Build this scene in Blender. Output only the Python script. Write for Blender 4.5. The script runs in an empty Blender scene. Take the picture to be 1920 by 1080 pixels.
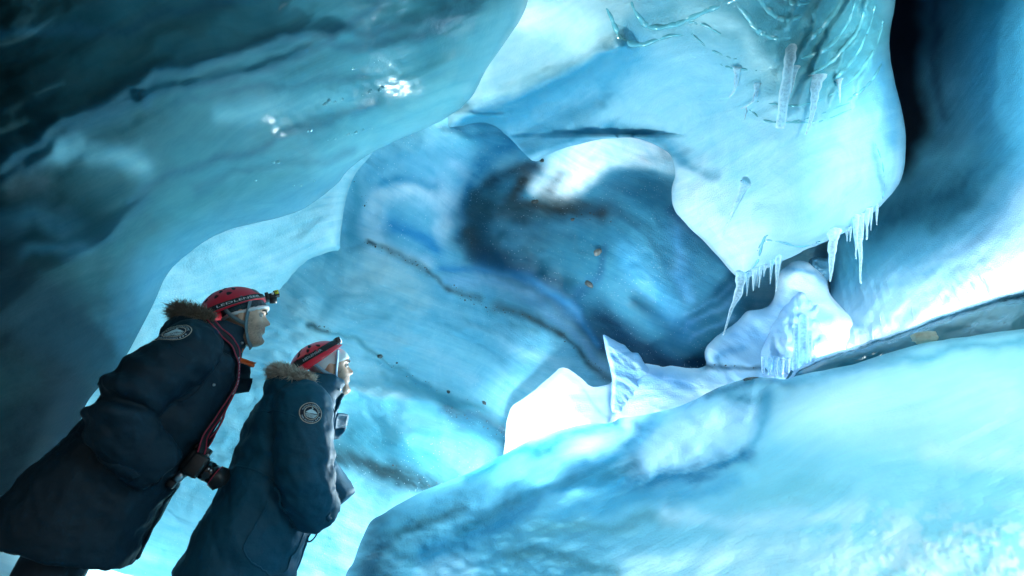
import bpy, bmesh, math, random
import numpy as np
from mathutils import Vector, Matrix

random.seed(7)
SC = bpy.context.scene
COL = SC.collection

# ------------------------------------------------------------------ camera
FPX = 960.0                                   # focal length in pixels of a 1920 px wide frame
_p, _r = math.radians(24), math.radians(17)
_r0 = np.array([1., 0, 0]); _u0 = np.array([0, -math.sin(_p), math.cos(_p)])
CF = np.array([0, math.cos(_p), math.sin(_p)])
CR = math.cos(_r) * _r0 + math.sin(_r) * _u0
CU = -math.sin(_r) * _r0 + math.cos(_r) * _u0
CC = np.array([0, 0, 1.15])
cam_d = bpy.data.cameras.new('camera_view')
cam_o = bpy.data.objects.new('camera_view', cam_d); COL.objects.link(cam_o)
cam_o.matrix_world = Matrix(((CR[0], CU[0], -CF[0], CC[0]), (CR[1], CU[1], -CF[1], CC[1]),
                             (CR[2], CU[2], -CF[2], CC[2]), (0, 0, 0, 1)))
cam_d.sensor_width = 36; cam_d.lens = 18; cam_d.clip_start = .05; cam_d.clip_end = 200
cam_d.dof.use_dof = True; cam_d.dof.focus_distance = 3.0; cam_d.dof.aperture_fstop = 2.6
SC.camera = cam_o

# ------------------------------------------------------------------ light
W = bpy.data.worlds.new('World'); SC.world = W; W.use_nodes = True
nt = W.node_tree; nt.nodes.clear()
wo = nt.nodes.new('ShaderNodeOutputWorld'); wb = nt.nodes.new('ShaderNodeBackground')
ws = nt.nodes.new('ShaderNodeTexSky'); ws.sky_type = 'NISHITA'; ws.sun_disc = False
ws.sun_elevation = math.radians(35); ws.sun_rotation = math.radians(200)
wb.inputs['Strength'].default_value = .05
nt.links.new(ws.outputs[0], wb.inputs[0]); nt.links.new(wb.outputs[0], wo.inputs[0])
SC.view_settings.view_transform = 'Standard'; SC.view_settings.look = 'None'
SC.view_settings.exposure = -.22; SC.view_settings.gamma = 1
SC.view_settings.use_curve_mapping = False
SC.cycles.max_bounces = 8; SC.cycles.diffuse_bounces = 4; SC.cycles.glossy_bounces = 3
SC.cycles.transmission_bounces = 6; SC.cycles.transparent_max_bounces = 8
SC.cycles.use_denoising = True
SC.cycles.sample_clamp_indirect = 6
SC.cycles.caustics_reflective = False; SC.cycles.caustics_refractive = False


def un(px, py, d):
    """pixel of the 1920x1080 photo and depth along the optical axis -> world"""
    px = np.asarray(px, float)[..., None]; py = np.asarray(py, float)[..., None]; d = np.asarray(d, float)[..., None]
    return CC + (px - 960) / FPX * d * CR + (540 - py) / FPX * d * CU + d * CF


def proj(P):
    q = np.asarray(P, float) - CC
    z = q @ CF
    return 960 + FPX * (q @ CR) / z, 540 - FPX * (q @ CU) / z, z


def lamp(name, kind, pos, target, power, color, size=.3, spot=None):
    l = bpy.data.lights.new(name, kind); l.energy = power; l.color = color
    if kind == 'AREA': l.shape = 'DISK'; l.size = size
    else: l.shadow_soft_size = size
    if spot: l.spot_size = math.radians(spot); l.spot_blend = .5
    o = bpy.data.objects.new(name, l); COL.objects.link(o)
    o.location = Vector(pos)
    o.rotation_euler = (Vector(target) - Vector(pos)).to_track_quat('-Z', 'Y').to_euler()
    return o


# the floodlights of the show cave: behind the ridge, on the floor behind the visitors, in the gaps of the ice; plus added fill lamps
LAMPS = [
    # name, pixel/depth of lamp, pixel/depth of target, watts, colour, size, spot angle (0: shines all round)
    ('ridge_floodlight', (1010, 880, 3.55), (1150, 500, 4.2), 1650, (.76, .94, 1), .25, 0),
    ('gully_floodlight', (1765, 715, 2.95), (1720, 420, 3.9), 1150, (.84, .93, 1), .25, 0),
    ('floor_floodlight', (255, 1185, 3.65), (300, 985, 4.15), 1700, (.78, .97, 1), .3, 105),
    ('roof_floodlight', (890, 30, 3.5), (1060, 260, 4.4), 165, (.88, 1, .98), .2, 165),
    ('dome_floodlight', (1950, 1100, 2.1), (1800, 950, 1.2), 300, (.80, .98, 1), .3, 125),
    ('gorge_fill_lamp', (360, 1270, 3.5), (660, 430, 4.3), 640, (.76, .97, 1), .3, 96),  # added below the frame to brighten the left wall
    ('niche_fill_lamp', (1075, 300, 5.75), (1090, 310, 5.0), 90, (.88, .96, 1), .2, 0),  # added behind the wall so the white arch glows
    ('mound_fill_lamp', (1025, 800, 4.75), (1040, 780, 4.2), 120, (.92, .97, 1), .2, 0),  # added inside the ridge to whiten its mound
    ('crevice_fill_lamp', (2160, 60, 2.0), (1830, 260, 4.0), 290, (.70, .93, 1), .3, 120),  # added beyond the right edge to lift the dark side wall
]
for n, a, b, pw, c, s, sp in LAMPS:
    lamp(n, 'SPOT' if sp else 'POINT', un(*a), un(*b), pw, c, s, sp)
lamp('rear_fill_light', 'AREA', (1.9, -1.3, 3.4), (.6, 3, 1.5), 58, (.66, .92, 1), 1.6)  # soft fill added behind the camera

# ------------------------------------------------------------------ noise, splines
def _hash(ix, iy, seed):
    h = (ix.astype(np.int64) * 374761393 + iy.astype(np.int64) * 668265263 + seed * 1442695041) & 0xffffffff
    h = ((h ^ (h >> 13)) * 1274126177) & 0xffffffff
    h = h ^ (h >> 16)
    return (h & 0xffff) / 65535.0


def vnoise(x, y, seed=0):
    x = np.asarray(x, float); y = np.asarray(y, float)
    ix = np.floor(x); iy = np.floor(y); fx = x - ix; fy = y - iy
    fx = fx * fx * fx * (fx * (fx * 6 - 15) + 10); fy = fy * fy * fy * (fy * (fy * 6 - 15) + 10)
    a = _hash(ix, iy, seed); b = _hash(ix + 1, iy, seed); c = _hash(ix, iy + 1, seed); d = _hash(ix + 1, iy + 1, seed)
    return (a * (1 - fx) + b * fx) * (1 - fy) + (c * (1 - fx) + d * fx) * fy


def fbm(x, y, seed=0, oct=4, gain=.5):
    s = 0; a = 1; t = 0
    for k in range(oct):
        s = s + a * (vnoise(x, y, seed + k * 17) * 2 - 1); t += a; a *= gain; x = x * 2.03 + 7.1; y = y * 2.03 + 3.7
    return s / t


def noise3(P, sc, seed=0, oct=3):
    return (fbm(P[:, 0] * sc + P[:, 2] * sc * .61, P[:, 1] * sc - P[:, 2] * sc * .83, seed, oct)
            + fbm(P[:, 2] * sc + 4.1, P[:, 0] * sc * .7 - P[:, 1] * sc * .7, seed + 5, oct)) * .5


def catmull(pts, n=8, closed=True):
    pts = np.asarray(pts, float); m = len(pts); out = []
    rng = range(m) if closed else range(m - 1)
    for i in rng:
        if closed: p0, p1, p2, p3 = pts[i - 1], pts[i], pts[(i + 1) % m], pts[(i + 2) % m]
        else: p0, p1, p2, p3 = pts[max(i - 1, 0)], pts[i], pts[i + 1], pts[min(i + 2, m - 1)]
        for k in range(n):
            t = k / n
            out.append(.5 * ((2 * p1) + (-p0 + p2) * t + (2 * p0 - 5 * p1 + 4 * p2 - p3) * t * t + (-p0 + 3 * p1 - 3 * p2 + p3) * t ** 3))
    if not closed: out.append(pts[-1])
    return np.array(out)


def seg_dist(x, y, poly, closed):
    """distance of every point to a polyline, and the nearest point"""
    best = np.full(x.shape, 1e9); bx = np.zeros(x.shape); by = np.zeros(x.shape)
    n = len(poly)
    for i in range(n if closed else n - 1):
        ax, ay = poly[i]; ex, ey = poly[(i + 1) % n]
        dx, dy = ex - ax, ey - ay; L = dx * dx + dy * dy
        if L < 1e-9: continue
        t = np.clip(((x - ax) * dx + (y - ay) * dy) / L, 0, 1)
        qx = ax + t * dx; qy = ay + t * dy
        d = (x - qx) ** 2 + (y - qy) ** 2
        m = d < best
        best = np.where(m, d, best); bx = np.where(m, qx, bx); by = np.where(m, qy, by)
    return np.sqrt(best), bx, by


def inside(x, y, poly):
    c = np.zeros(x.shape, bool); n = len(poly); j = n - 1
    for i in range(n):
        xi, yi = poly[i]; xj, yj = poly[j]
        if yi != yj:
            m = ((yi > y) != (yj > y)) & (x < (xj - xi) * (y - yi) / (yj - yi) + xi)
            c ^= m
        j = i
    return c


def sdist(x, y, poly):
    d, bx, by = seg_dist(x, y, poly, True)
    return np.where(inside(x, y, poly), d, -d), bx, by


def tps(ctrl, lam=.02):
    c = np.asarray(ctrl, float); X = c[:, :2] / 500.; n = len(c)
    def U(r2): return np.where(r2 > 0, r2 * np.log(np.maximum(r2, 1e-12)), 0)
    r2 = ((X[:, None] - X[None]) ** 2).sum(-1)
    A = np.zeros((n + 3, n + 3)); A[:n, :n] = U(r2) + lam * np.eye(n); A[:n, n] = 1; A[:n, n + 1:] = X; A[n, :n] = 1; A[n + 1:, :n] = X.T
    b = np.zeros(n + 3); b[:n] = c[:, 2]
    w = np.linalg.solve(A, b)
    def f(x, y):
        x = np.asarray(x, float) / 500.; y = np.asarray(y, float) / 500.
        s = w[n] + w[n + 1] * x + w[n + 2] * y
        for i in range(n): s = s + w[i] * U((x - X[i, 0]) ** 2 + (y - X[i, 1]) ** 2)
        return s
    return f


# ------------------------------------------------------------------ tags and meshes
def tag(o, label=None, cat=None, group=None, kind=None):
    if label: o['label'] = label
    if cat: o['category'] = cat
    if group: o['group'] = group
    if kind: o['kind'] = kind
    return o


def link(name, me, m=None, parent=None, smooth=True):
    o = bpy.data.objects.new(name, me); COL.objects.link(o)
    if m is not None and not me.materials: me.materials.append(m)
    if smooth and len(me.polygons): me.polygons.foreach_set('use_smooth', [True] * len(me.polygons))
    if parent is not None: o.parent = parent
    return o


def empty(name, loc=(0, 0, 0), rz=0):
    o = bpy.data.objects.new(name, None); COL.objects.link(o); o.location = loc; o.rotation_euler = (0, 0, rz); o.empty_display_size = .1
    return o


def mesh(name, V, Fc):
    me = bpy.data.meshes.new(name); me.from_pydata([tuple(map(float, v)) for v in V], [], Fc); me.update(); return me


# ------------------------------------------------------------------ materials
class NT:
    def __init__(s, m): s.t = m.node_tree
    def n(s, kind, **kw):
        o = s.t.nodes.new('ShaderNode' + kind)
        for k, v in kw.items():
            if hasattr(o, k): setattr(o, k, v)
        return o
    def l(s, a, b): s.t.links.new(a, b)
    def val(s, n, i, v): n.inputs[i].default_value = v


def new_mat(name):
    m = bpy.data.materials.new(name); m.use_nodes = True
    m.node_tree.nodes.clear()
    g = NT(m); out = g.n('OutputMaterial'); b = g.n('BsdfPrincipled'); g.l(b.outputs[0], out.inputs[0])
    return m, g, b


def simple(name, col, rough=.6, metal=0, spec=.5, coat=0, bump=0, bscale=200, trans=0, var=0, vscale=30, sheen=0):
    m, g, b = new_mat(name)
    b.inputs['Base Color'].default_value = (*col, 1); b.inputs['Roughness'].default_value = rough; b.inputs['Metallic'].default_value = metal
    b.inputs['Specular IOR Level'].default_value = spec; b.inputs['Coat Weight'].default_value = coat
    b.inputs['Transmission Weight'].default_value = trans; b.inputs['Sheen Weight'].default_value = sheen
    tc = g.n('TexCoord')
    if bump:
        nz = g.n('TexNoise'); nz.inputs['Scale'].default_value = bscale; nz.inputs['Detail'].default_value = 3; g.l(tc.outputs['Object'], nz.inputs['Vector'])
        bp = g.n('Bump'); bp.inputs['Strength'].default_value = bump; bp.inputs['Distance'].default_value = .004
        g.l(nz.outputs[0], bp.inputs['Height']); g.l(bp.outputs[0], b.inputs['Normal'])
    if var:
        nz = g.n('TexNoise'); nz.inputs['Scale'].default_value = vscale; nz.inputs['Detail'].default_value = 4; g.l(tc.outputs['Object'], nz.inputs['Vector'])
        mx = g.n('Mix', data_type='RGBA', blend_type='MIX')
        mx.inputs[6].default_value = (*[c * (1 - var) for c in col], 1); mx.inputs[7].default_value = (*[min(1, c * (1 + var)) for c in col], 1)
        g.l(nz.outputs[0], mx.inputs[0]); g.l(mx.outputs[2], b.inputs['Base Color'])
    return m


def ice_material(name, streak=(1.2, 22), bump=.25, rough=(.2, .5), sss=.25, speck=0., coat=.25, mott=.35, fine=95., finebump=.38, thru=.22):
    m, g, b = new_mat(name)
    col = g.n('Attribute', attribute_name='Col'); fl = g.n('Attribute', attribute_name='flow'); geo = g.n('NewGeometry')
    mp = g.n('Mapping'); mp.inputs['Scale'].default_value = (streak[0], streak[1], 1); g.l(fl.outputs['Vector'], mp.inputs[0])
    n1 = g.n('TexNoise'); n1.inputs['Scale'].default_value = 1; n1.inputs['Detail'].default_value = 6; n1.inputs['Roughness'].default_value = .6; n1.inputs['Distortion'].default_value = .25
    g.l(mp.outputs[0], n1.inputs['Vector'])
    n2 = g.n('TexNoise'); n2.inputs['Scale'].default_value = 4.5; n2.inputs['Detail'].default_value = 8; n2.inputs['Roughness'].default_value = .62; n2.inputs['Distortion'].default_value = .8
    g.l(geo.outputs['Position'], n2.inputs['Vector'])
    # streaks of bubbly white and clear blue ice inside the mass
    r1 = g.n('MapRange'); r1.inputs[1].default_value = .3; r1.inputs[2].default_value = .7; g.l(n1.outputs[0], r1.inputs[0])
    r2 = g.n('MapRange'); r2.inputs[1].default_value = .32; r2.inputs[2].default_value = .68; g.l(n2.outputs[0], r2.inputs[0])
    av = g.n('Math', operation='ADD'); g.l(r1.outputs[0], av.inputs[0]); g.l(r2.outputs[0], av.inputs[1])
    hv = g.n('Math', operation='MULTIPLY'); hv.inputs[1].default_value = .5; g.l(av.outputs[0], hv.inputs[0])
    dk = g.n('Mix', data_type='RGBA', blend_type='MULTIPLY'); dk.inputs[0].default_value = 1; dk.inputs[7].default_value = (1 - mott * 1.5, 1 - mott * .75, 1 - mott * .5, 1)
    g.l(col.outputs['Color'], dk.inputs[6])
    lt = g.n('Mix', data_type='RGBA', blend_type='MIX'); lt.inputs[0].default_value = mott * .45; lt.inputs[7].default_value = (.85, .94, 1, 1)
    g.l(col.outputs['Color'], lt.inputs[6])
    # keep dirty and clear ice dark: the whitening follows the brightness of the ice itself
    mx = g.n('Mix', data_type='RGBA'); g.l(hv.outputs[0], mx.inputs[0]); g.l(dk.outputs[2], mx.inputs[6]); g.l(col.outputs['Color'], mx.inputs[7])
    base = mx.outputs[2]
    if speck:
        vo = g.n('TexVoronoi'); vo.inputs['Scale'].default_value = 34; g.l(geo.outputs['Position'], vo.inputs['Vector'])
        vn = g.n('TexNoise'); vn.inputs['Scale'].default_value = 4; g.l(geo.outputs['Position'], vn.inputs['Vector'])
        th = g.n('Math', operation='MULTIPLY'); th.inputs[1].default_value = .17 * speck; g.l(vn.outputs[0], th.inputs[0])
        lt2 = g.n('Math', operation='LESS_THAN'); g.l(vo.outputs['Distance'], lt2.inputs[0]); g.l(th.outputs[0], lt2.inputs[1])
        ml = g.n('Math', operation='MULTIPLY'); g.l(lt2.outputs[0], ml.inputs[0]); ml.inputs[1].default_value = .7
        ms = g.n('Mix', data_type='RGBA'); g.l(ml.outputs[0], ms.inputs[0]); g.l(base, ms.inputs[6]); ms.inputs[7].default_value = (.8, .92, 1, 1)
        base = ms.outputs[2]
    g.l(base, b.inputs['Base Color'])
    rg = g.n('MapRange'); rg.inputs[3].default_value = rough[0]; rg.inputs[4].default_value = rough[1]; g.l(col.outputs['Alpha'], rg.inputs[0]); g.l(rg.outputs[0], b.inputs['Roughness'])
    n3 = g.n('TexNoise'); n3.inputs['Scale'].default_value = fine; n3.inputs['Detail'].default_value = 4; g.l(geo.outputs['Position'], n3.inputs['Vector'])
    b1 = g.n('Bump'); b1.inputs['Strength'].default_value = bump; b1.inputs['Distance'].default_value = .03; g.l(n1.outputs[0], b1.inputs['Height'])
    b2 = g.n('Bump'); b2.inputs['Strength'].default_value = finebump; b2.inputs['Distance'].default_value = .02; g.l(n3.outputs[0], b2.inputs['Height']); g.l(b1.outputs[0], b2.inputs['Normal'])
    g.l(b2.outputs[0], b.inputs['Normal']); g.l(b2.outputs[0], b.inputs['Coat Normal'])
    b.inputs['IOR'].default_value = 1.31
    b.inputs['Coat Weight'].default_value = coat; b.inputs['Coat Roughness'].default_value = .08
    # light that comes through from behind
    tr = g.n('BsdfTranslucent'); g.l(base, tr.inputs[0]); g.l(b2.outputs[0], tr.inputs['Normal'])
    mxs = g.n('MixShader'); mxs.inputs[0].default_value = thru
    out = [n for n in m.node_tree.nodes if n.bl_idname == 'ShaderNodeOutputMaterial'][0]
    g.l(b.outputs[0], mxs.inputs[1]); g.l(tr.outputs[0], mxs.inputs[2]); g.l(mxs.outputs[0], out.inputs[0])
    cw = g.n('MapRange'); cw.inputs[1].default_value = .1; cw.inputs[2].default_value = .8; cw.inputs[3].default_value = coat * 1.3; cw.inputs[4].default_value = 0; g.l(col.outputs['Alpha'], cw.inputs[0]); g.l(cw.outputs[0], b.inputs['Coat Weight'])
    sw = g.n('MapRange'); sw.inputs[1].default_value = .4; sw.inputs[2].default_value = .9; sw.inputs[3].default_value = .5; sw.inputs[4].default_value = .12; g.l(col.outputs['Alpha'], sw.inputs[0]); g.l(sw.outputs[0], b.inputs['Specular IOR Level'])
    b.subsurface_method = 'BURLEY'
    b.inputs['Subsurface Weight'].default_value = sss; b.inputs['Subsurface Radius'].default_value = (.35, .8, 1.0); b.inputs['Subsurface Scale'].default_value = .045
    return m


def glass_ice(name, col=(.75, .93, 1), rough=.08, clear=.75, tint=(.70, .90, .97)):
    """clear ice: see-through where it faces you, white and glossy towards its rims"""
    m, g, b = new_mat(name)
    b.inputs['Base Color'].default_value = (*col, 1); b.inputs['Roughness'].default_value = rough; b.inputs['IOR'].default_value = 1.31
    b.inputs['Coat Weight'].default_value = .6; b.inputs['Coat Roughness'].default_value = .04
    geo = g.n('NewGeometry'); nz = g.n('TexNoise'); nz.inputs['Scale'].default_value = 55; nz.inputs['Detail'].default_value = 4; g.l(geo.outputs['Position'], nz.inputs['Vector'])
    bp = g.n('Bump'); bp.inputs['Strength'].default_value = .22; bp.inputs['Distance'].default_value = .01; g.l(nz.outputs[0], bp.inputs['Height']); g.l(bp.outputs[0], b.inputs['Normal']); g.l(bp.outputs[0], b.inputs['Coat Normal'])
    lw = g.n('LayerWeight'); lw.inputs['Blend'].default_value = .45; g.l(bp.outputs[0], lw.inputs['Normal'])
    mr = g.n('MapRange'); mr.inputs[1].default_value = .15; mr.inputs[2].default_value = .8; mr.inputs[3].default_value = clear; mr.inputs[4].default_value = .05; g.l(lw.outputs['Facing'], mr.inputs[0])
    rn = g.n('MapRange'); rn.inputs[1].default_value = .35; rn.inputs[2].default_value = .7; rn.inputs[3].default_value = 1.; rn.inputs[4].default_value = .75; g.l(nz.outputs[0], rn.inputs[0])
    ml = g.n('Math', operation='MULTIPLY'); g.l(mr.outputs[0], ml.inputs[0]); g.l(rn.outputs[0], ml.inputs[1])
    tp = g.n('BsdfTransparent'); tp.inputs[0].default_value = (*tint, 1); mx = g.n('MixShader'); g.l(ml.outputs[0], mx.inputs[0])
    tl = g.n('BsdfTranslucent'); tl.inputs[0].default_value = (*col, 1); m2 = g.n('MixShader'); m2.inputs[0].default_value = .35
    out = [n for n in m.node_tree.nodes if n.bl_idname == 'ShaderNodeOutputMaterial'][0]
    g.l(b.outputs[0], m2.inputs[1]); g.l(tl.outputs[0], m2.inputs[2]); g.l(m2.outputs[0], mx.inputs[1]); g.l(tp.outputs[0], mx.inputs[2]); g.l(mx.outputs[0], out.inputs[0])
    return m


# ------------------------------------------------------------------ ice masses
WHITE = (.82, .91, .96); CYAN = (.42, .76, .86); BLUE = (.09, .42, .70); DEEP = (.015, .075, .14); TEAL = (.14, .40, .47)
DIRT = (.035, .045, .05); LAV = (.52, .66, .95); SKYB = (.28, .60, .86)


SURF = {}
def ice_sheet(name, outline, ctrl, base, strokes=(), patches=(), dents=(), step=6, K=.45, Wd=70, flow=(0, 0), rough=.04, rscale=90., seed=1,
              m=None, skirt=4, jitter=2.0, frost=.3, lump=None, kind='structure', label=None, cat=None, colfn=None, dispfn=None, back=.28, grain=.35, kfn=None, scal=.012):
    P = catmull(outline, 6)
    s = np.arange(len(P)) * .35
    P = P + jitter * np.stack([fbm(s, s * 0 + 3, seed + 50, 4), fbm(s, s * 0 + 9, seed + 60, 4)], 1)
    x0, y0 = P.min(0) - step; x1, y1 = P.max(0) + step
    gx = np.arange(x0, x1 + step, step); gy = np.arange(y0, y1 + step, step)
    X, Y = np.meshgrid(gx, gy); ny, nx = X.shape
    sd, bx, by = sdist(X, Y, P)
    keep = sd > -.5 * step
    q = keep[:-1, :-1] & keep[1:, :-1] & keep[:-1, 1:] & keep[1:, 1:]
    iy, ix = np.nonzero(q)
    idx = np.arange(ny * nx).reshape(ny, nx)
    Q = np.stack([idx[iy, ix], idx[iy + 1, ix], idx[iy + 1, ix + 1], idx[iy, ix + 1]], 1)
    # boundary edges
    E = np.concatenate([Q[:, [0, 1]], Q[:, [1, 2]], Q[:, [2, 3]], Q[:, [3, 0]]])
    key = np.sort(E, 1); key = key[:, 0].astype(np.int64) * (ny * nx) + key[:, 1]
    _, inv, cnt = np.unique(key, return_inverse=True, return_counts=True)
    BE = E[cnt[inv] == 1]
    used = np.unique(Q); remap = np.full(ny * nx, -1); remap[used] = np.arange(len(used))
    x = X.ravel()[used].copy(); y = Y.ravel()[used].copy(); d = sd.ravel()[used].copy()
    bv = np.unique(BE); bi = remap[bv]
    x[bi] = bx.ravel()[bv]; y[bi] = by.ravel()[bv]; d[bi] = 0
    Q = remap[Q]; BE = remap[BE]
    d = np.maximum(d, 0)
    z = tps(ctrl)(x, y)
    wx = x + 14 * fbm(x / 60, y / 60, seed + 3, 3); wy = y + 14 * fbm(x / 60, y / 60, seed + 8, 3)
    ca, sa = math.cos(math.radians(flow[0])), math.sin(math.radians(flow[0]))
    fa = (x * ca + y * sa); fb = (-x * sa + y * ca) + flow[1] * 60 * fbm(x / 260, y / 260, seed + 11, 2)
    z = z + rough * (fbm(fa / (rscale * 2.2), fb / rscale, seed, 4))
    z = z + scal * (fbm(fa / 34, fb / 22, seed + 201, 4) + .8 * np.abs(fbm(fa / 60 + 5, fb / 40, seed + 207, 3)))
    for pts, w, amp in dents:
        dd, _, _ = seg_dist(wx, wy, catmull(pts, 5, False) if len(pts) > 1 else np.array([pts[0], (pts[0][0] + .5, pts[0][1])]), False)
        z = z + amp * np.exp(-(dd / w) ** 2)
    if dispfn is not None: z = z + dispfn(x, y)
    t = np.clip(1 - d / Wd, 0, 1)
    z = z + (K if kfn is None else K * kfn(x, y)) * (1 - np.sqrt(np.maximum(1 - t * t, 0)))
    # colour of the ice, with the shade some sheets paint into it
    C = np.tile(np.array([*base, frost], float), (len(x), 1))
    if colfn is not None: C = colfn(x, y, C)
    for pts, soft, col, amt in patches:
        pd, _, _ = sdist(wx, wy, catmull(pts, 4))
        w = amt * np.clip(.5 + pd / (2 * soft), 0, 1); w = w * w * (3 - 2 * w) if amt > .99 else w
        C[:, :3] = C[:, :3] * (1 - w[:, None]) + np.array(col) * w[:, None]
    sn = fbm(fa / 22, fb / 6, seed + 31, 4)
    for stt in strokes:
        pts, w, col, amt = stt[:4]
        dd, _, _ = seg_dist(wx, wy, catmull(pts, 5, False), False)
        ww = w * (1 + .45 * fbm(x / 70, y / 70, seed + 77, 2))
        a = amt * np.exp(-(dd / ww) ** 2) * np.clip(1 + grain * sn, .25, 1.4)
        a = np.clip(a, 0, 1)
        C[:, :3] = C[:, :3] * (1 - a[:, None]) + np.array(col) * a[:, None]
    SURF[name] = (x.copy(), y.copy(), z.copy())
    V = un(x, y, z)
    faces = Q.tolist()
    # the mass goes on behind its visible edge
    n0 = len(x); Vs = [V]; Cs = [C]; fas = [fa]; fbs = [fb]
    bset = np.unique(BE); pos = np.full(n0, -1); pos[bset] = np.arange(len(bset))
    e = 3.0
    gxn = (sdist(x[bset] + e, y[bset], P)[0] - sdist(x[bset] - e, y[bset], P)[0]); gyn = (sdist(x[bset], y[bset] + e, P)[0] - sdist(x[bset], y[bset] - e, P)[0])
    gl = np.maximum(np.hypot(gxn, gyn), 1e-6); gxn /= gl; gyn /= gl
    prev = bset; off = n0
    for k in range(1, skirt + 1):
        xx = x[bset] + gxn * 5 * k * k; yy = y[bset] + gyn * 5 * k * k
        Vs.append(un(xx, yy, z[bset] + back * k)); Cs.append(C[bset]); fas.append(fa[bset]); fbs.append(fb[bset])
        cur = off + np.arange(len(bset)); full_prev = prev
        pm = np.full(n0, -1); pm[bset] = full_prev; cm = np.full(n0, -1); cm[bset] = cur
        faces += np.stack([pm[BE[:, 1]], pm[BE[:, 0]], cm[BE[:, 0]], cm[BE[:, 1]]], 1).tolist()
        prev = cur; off += len(bset)
    V = np.concatenate(Vs); C = np.concatenate(Cs); fa = np.concatenate(fas); fb = np.concatenate(fbs)
    me = bpy.data.meshes.new(name); me.from_pydata(V.tolist(), [], faces); me.update()
    at = me.attributes.new('Col', 'FLOAT_COLOR', 'POINT'); at.data.foreach_set('color', np.clip(C, 0, 1).astype(np.float32).ravel())
    fl = me.attributes.new('flow', 'FLOAT_VECTOR', 'POINT'); fl.data.foreach_set('vector', np.stack([fa / 220, fb / 220, fa * 0], 1).astype(np.float32).ravel())
    o = link(name, me, m)
    tag(o, label, cat, None, kind)
    return o
M_FAR = ice_material('wall_ice', streak=(1.1, 16), bump=.3, speck=1.0, mott=.42)
M_NEAR = ice_material('ceiling_ice', streak=(.7, 9), bump=.12, speck=0, coat=.35, thru=.12, rough=(.29, .75), mott=.4, fine=40, finebump=.10)
M_OVER = ice_material('overhang_ice', streak=(1.0, 12), bump=.16, speck=.25, mott=.32)
M_DOME = ice_material('dome_ice', streak=(.9, 11), bump=.3, speck=0, thru=.13, mott=.22, finebump=.22, rough=(.29, .5), coat=.6)
M_SLAB = ice_material('slab_ice', streak=(.9, 8), bump=.12, speck=0, thru=0, sss=.05, mott=.25, rough=(.1, .3), coat=1., fine=26, finebump=.16)
M_SIDE = ice_material('side_ice', streak=(.8, 14), bump=.22, speck=.1, mott=.28)
M_RIDGE = ice_material('ridge_ice', streak=(1, 14), bump=.2, speck=0, mott=.22, sss=.4)

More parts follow.
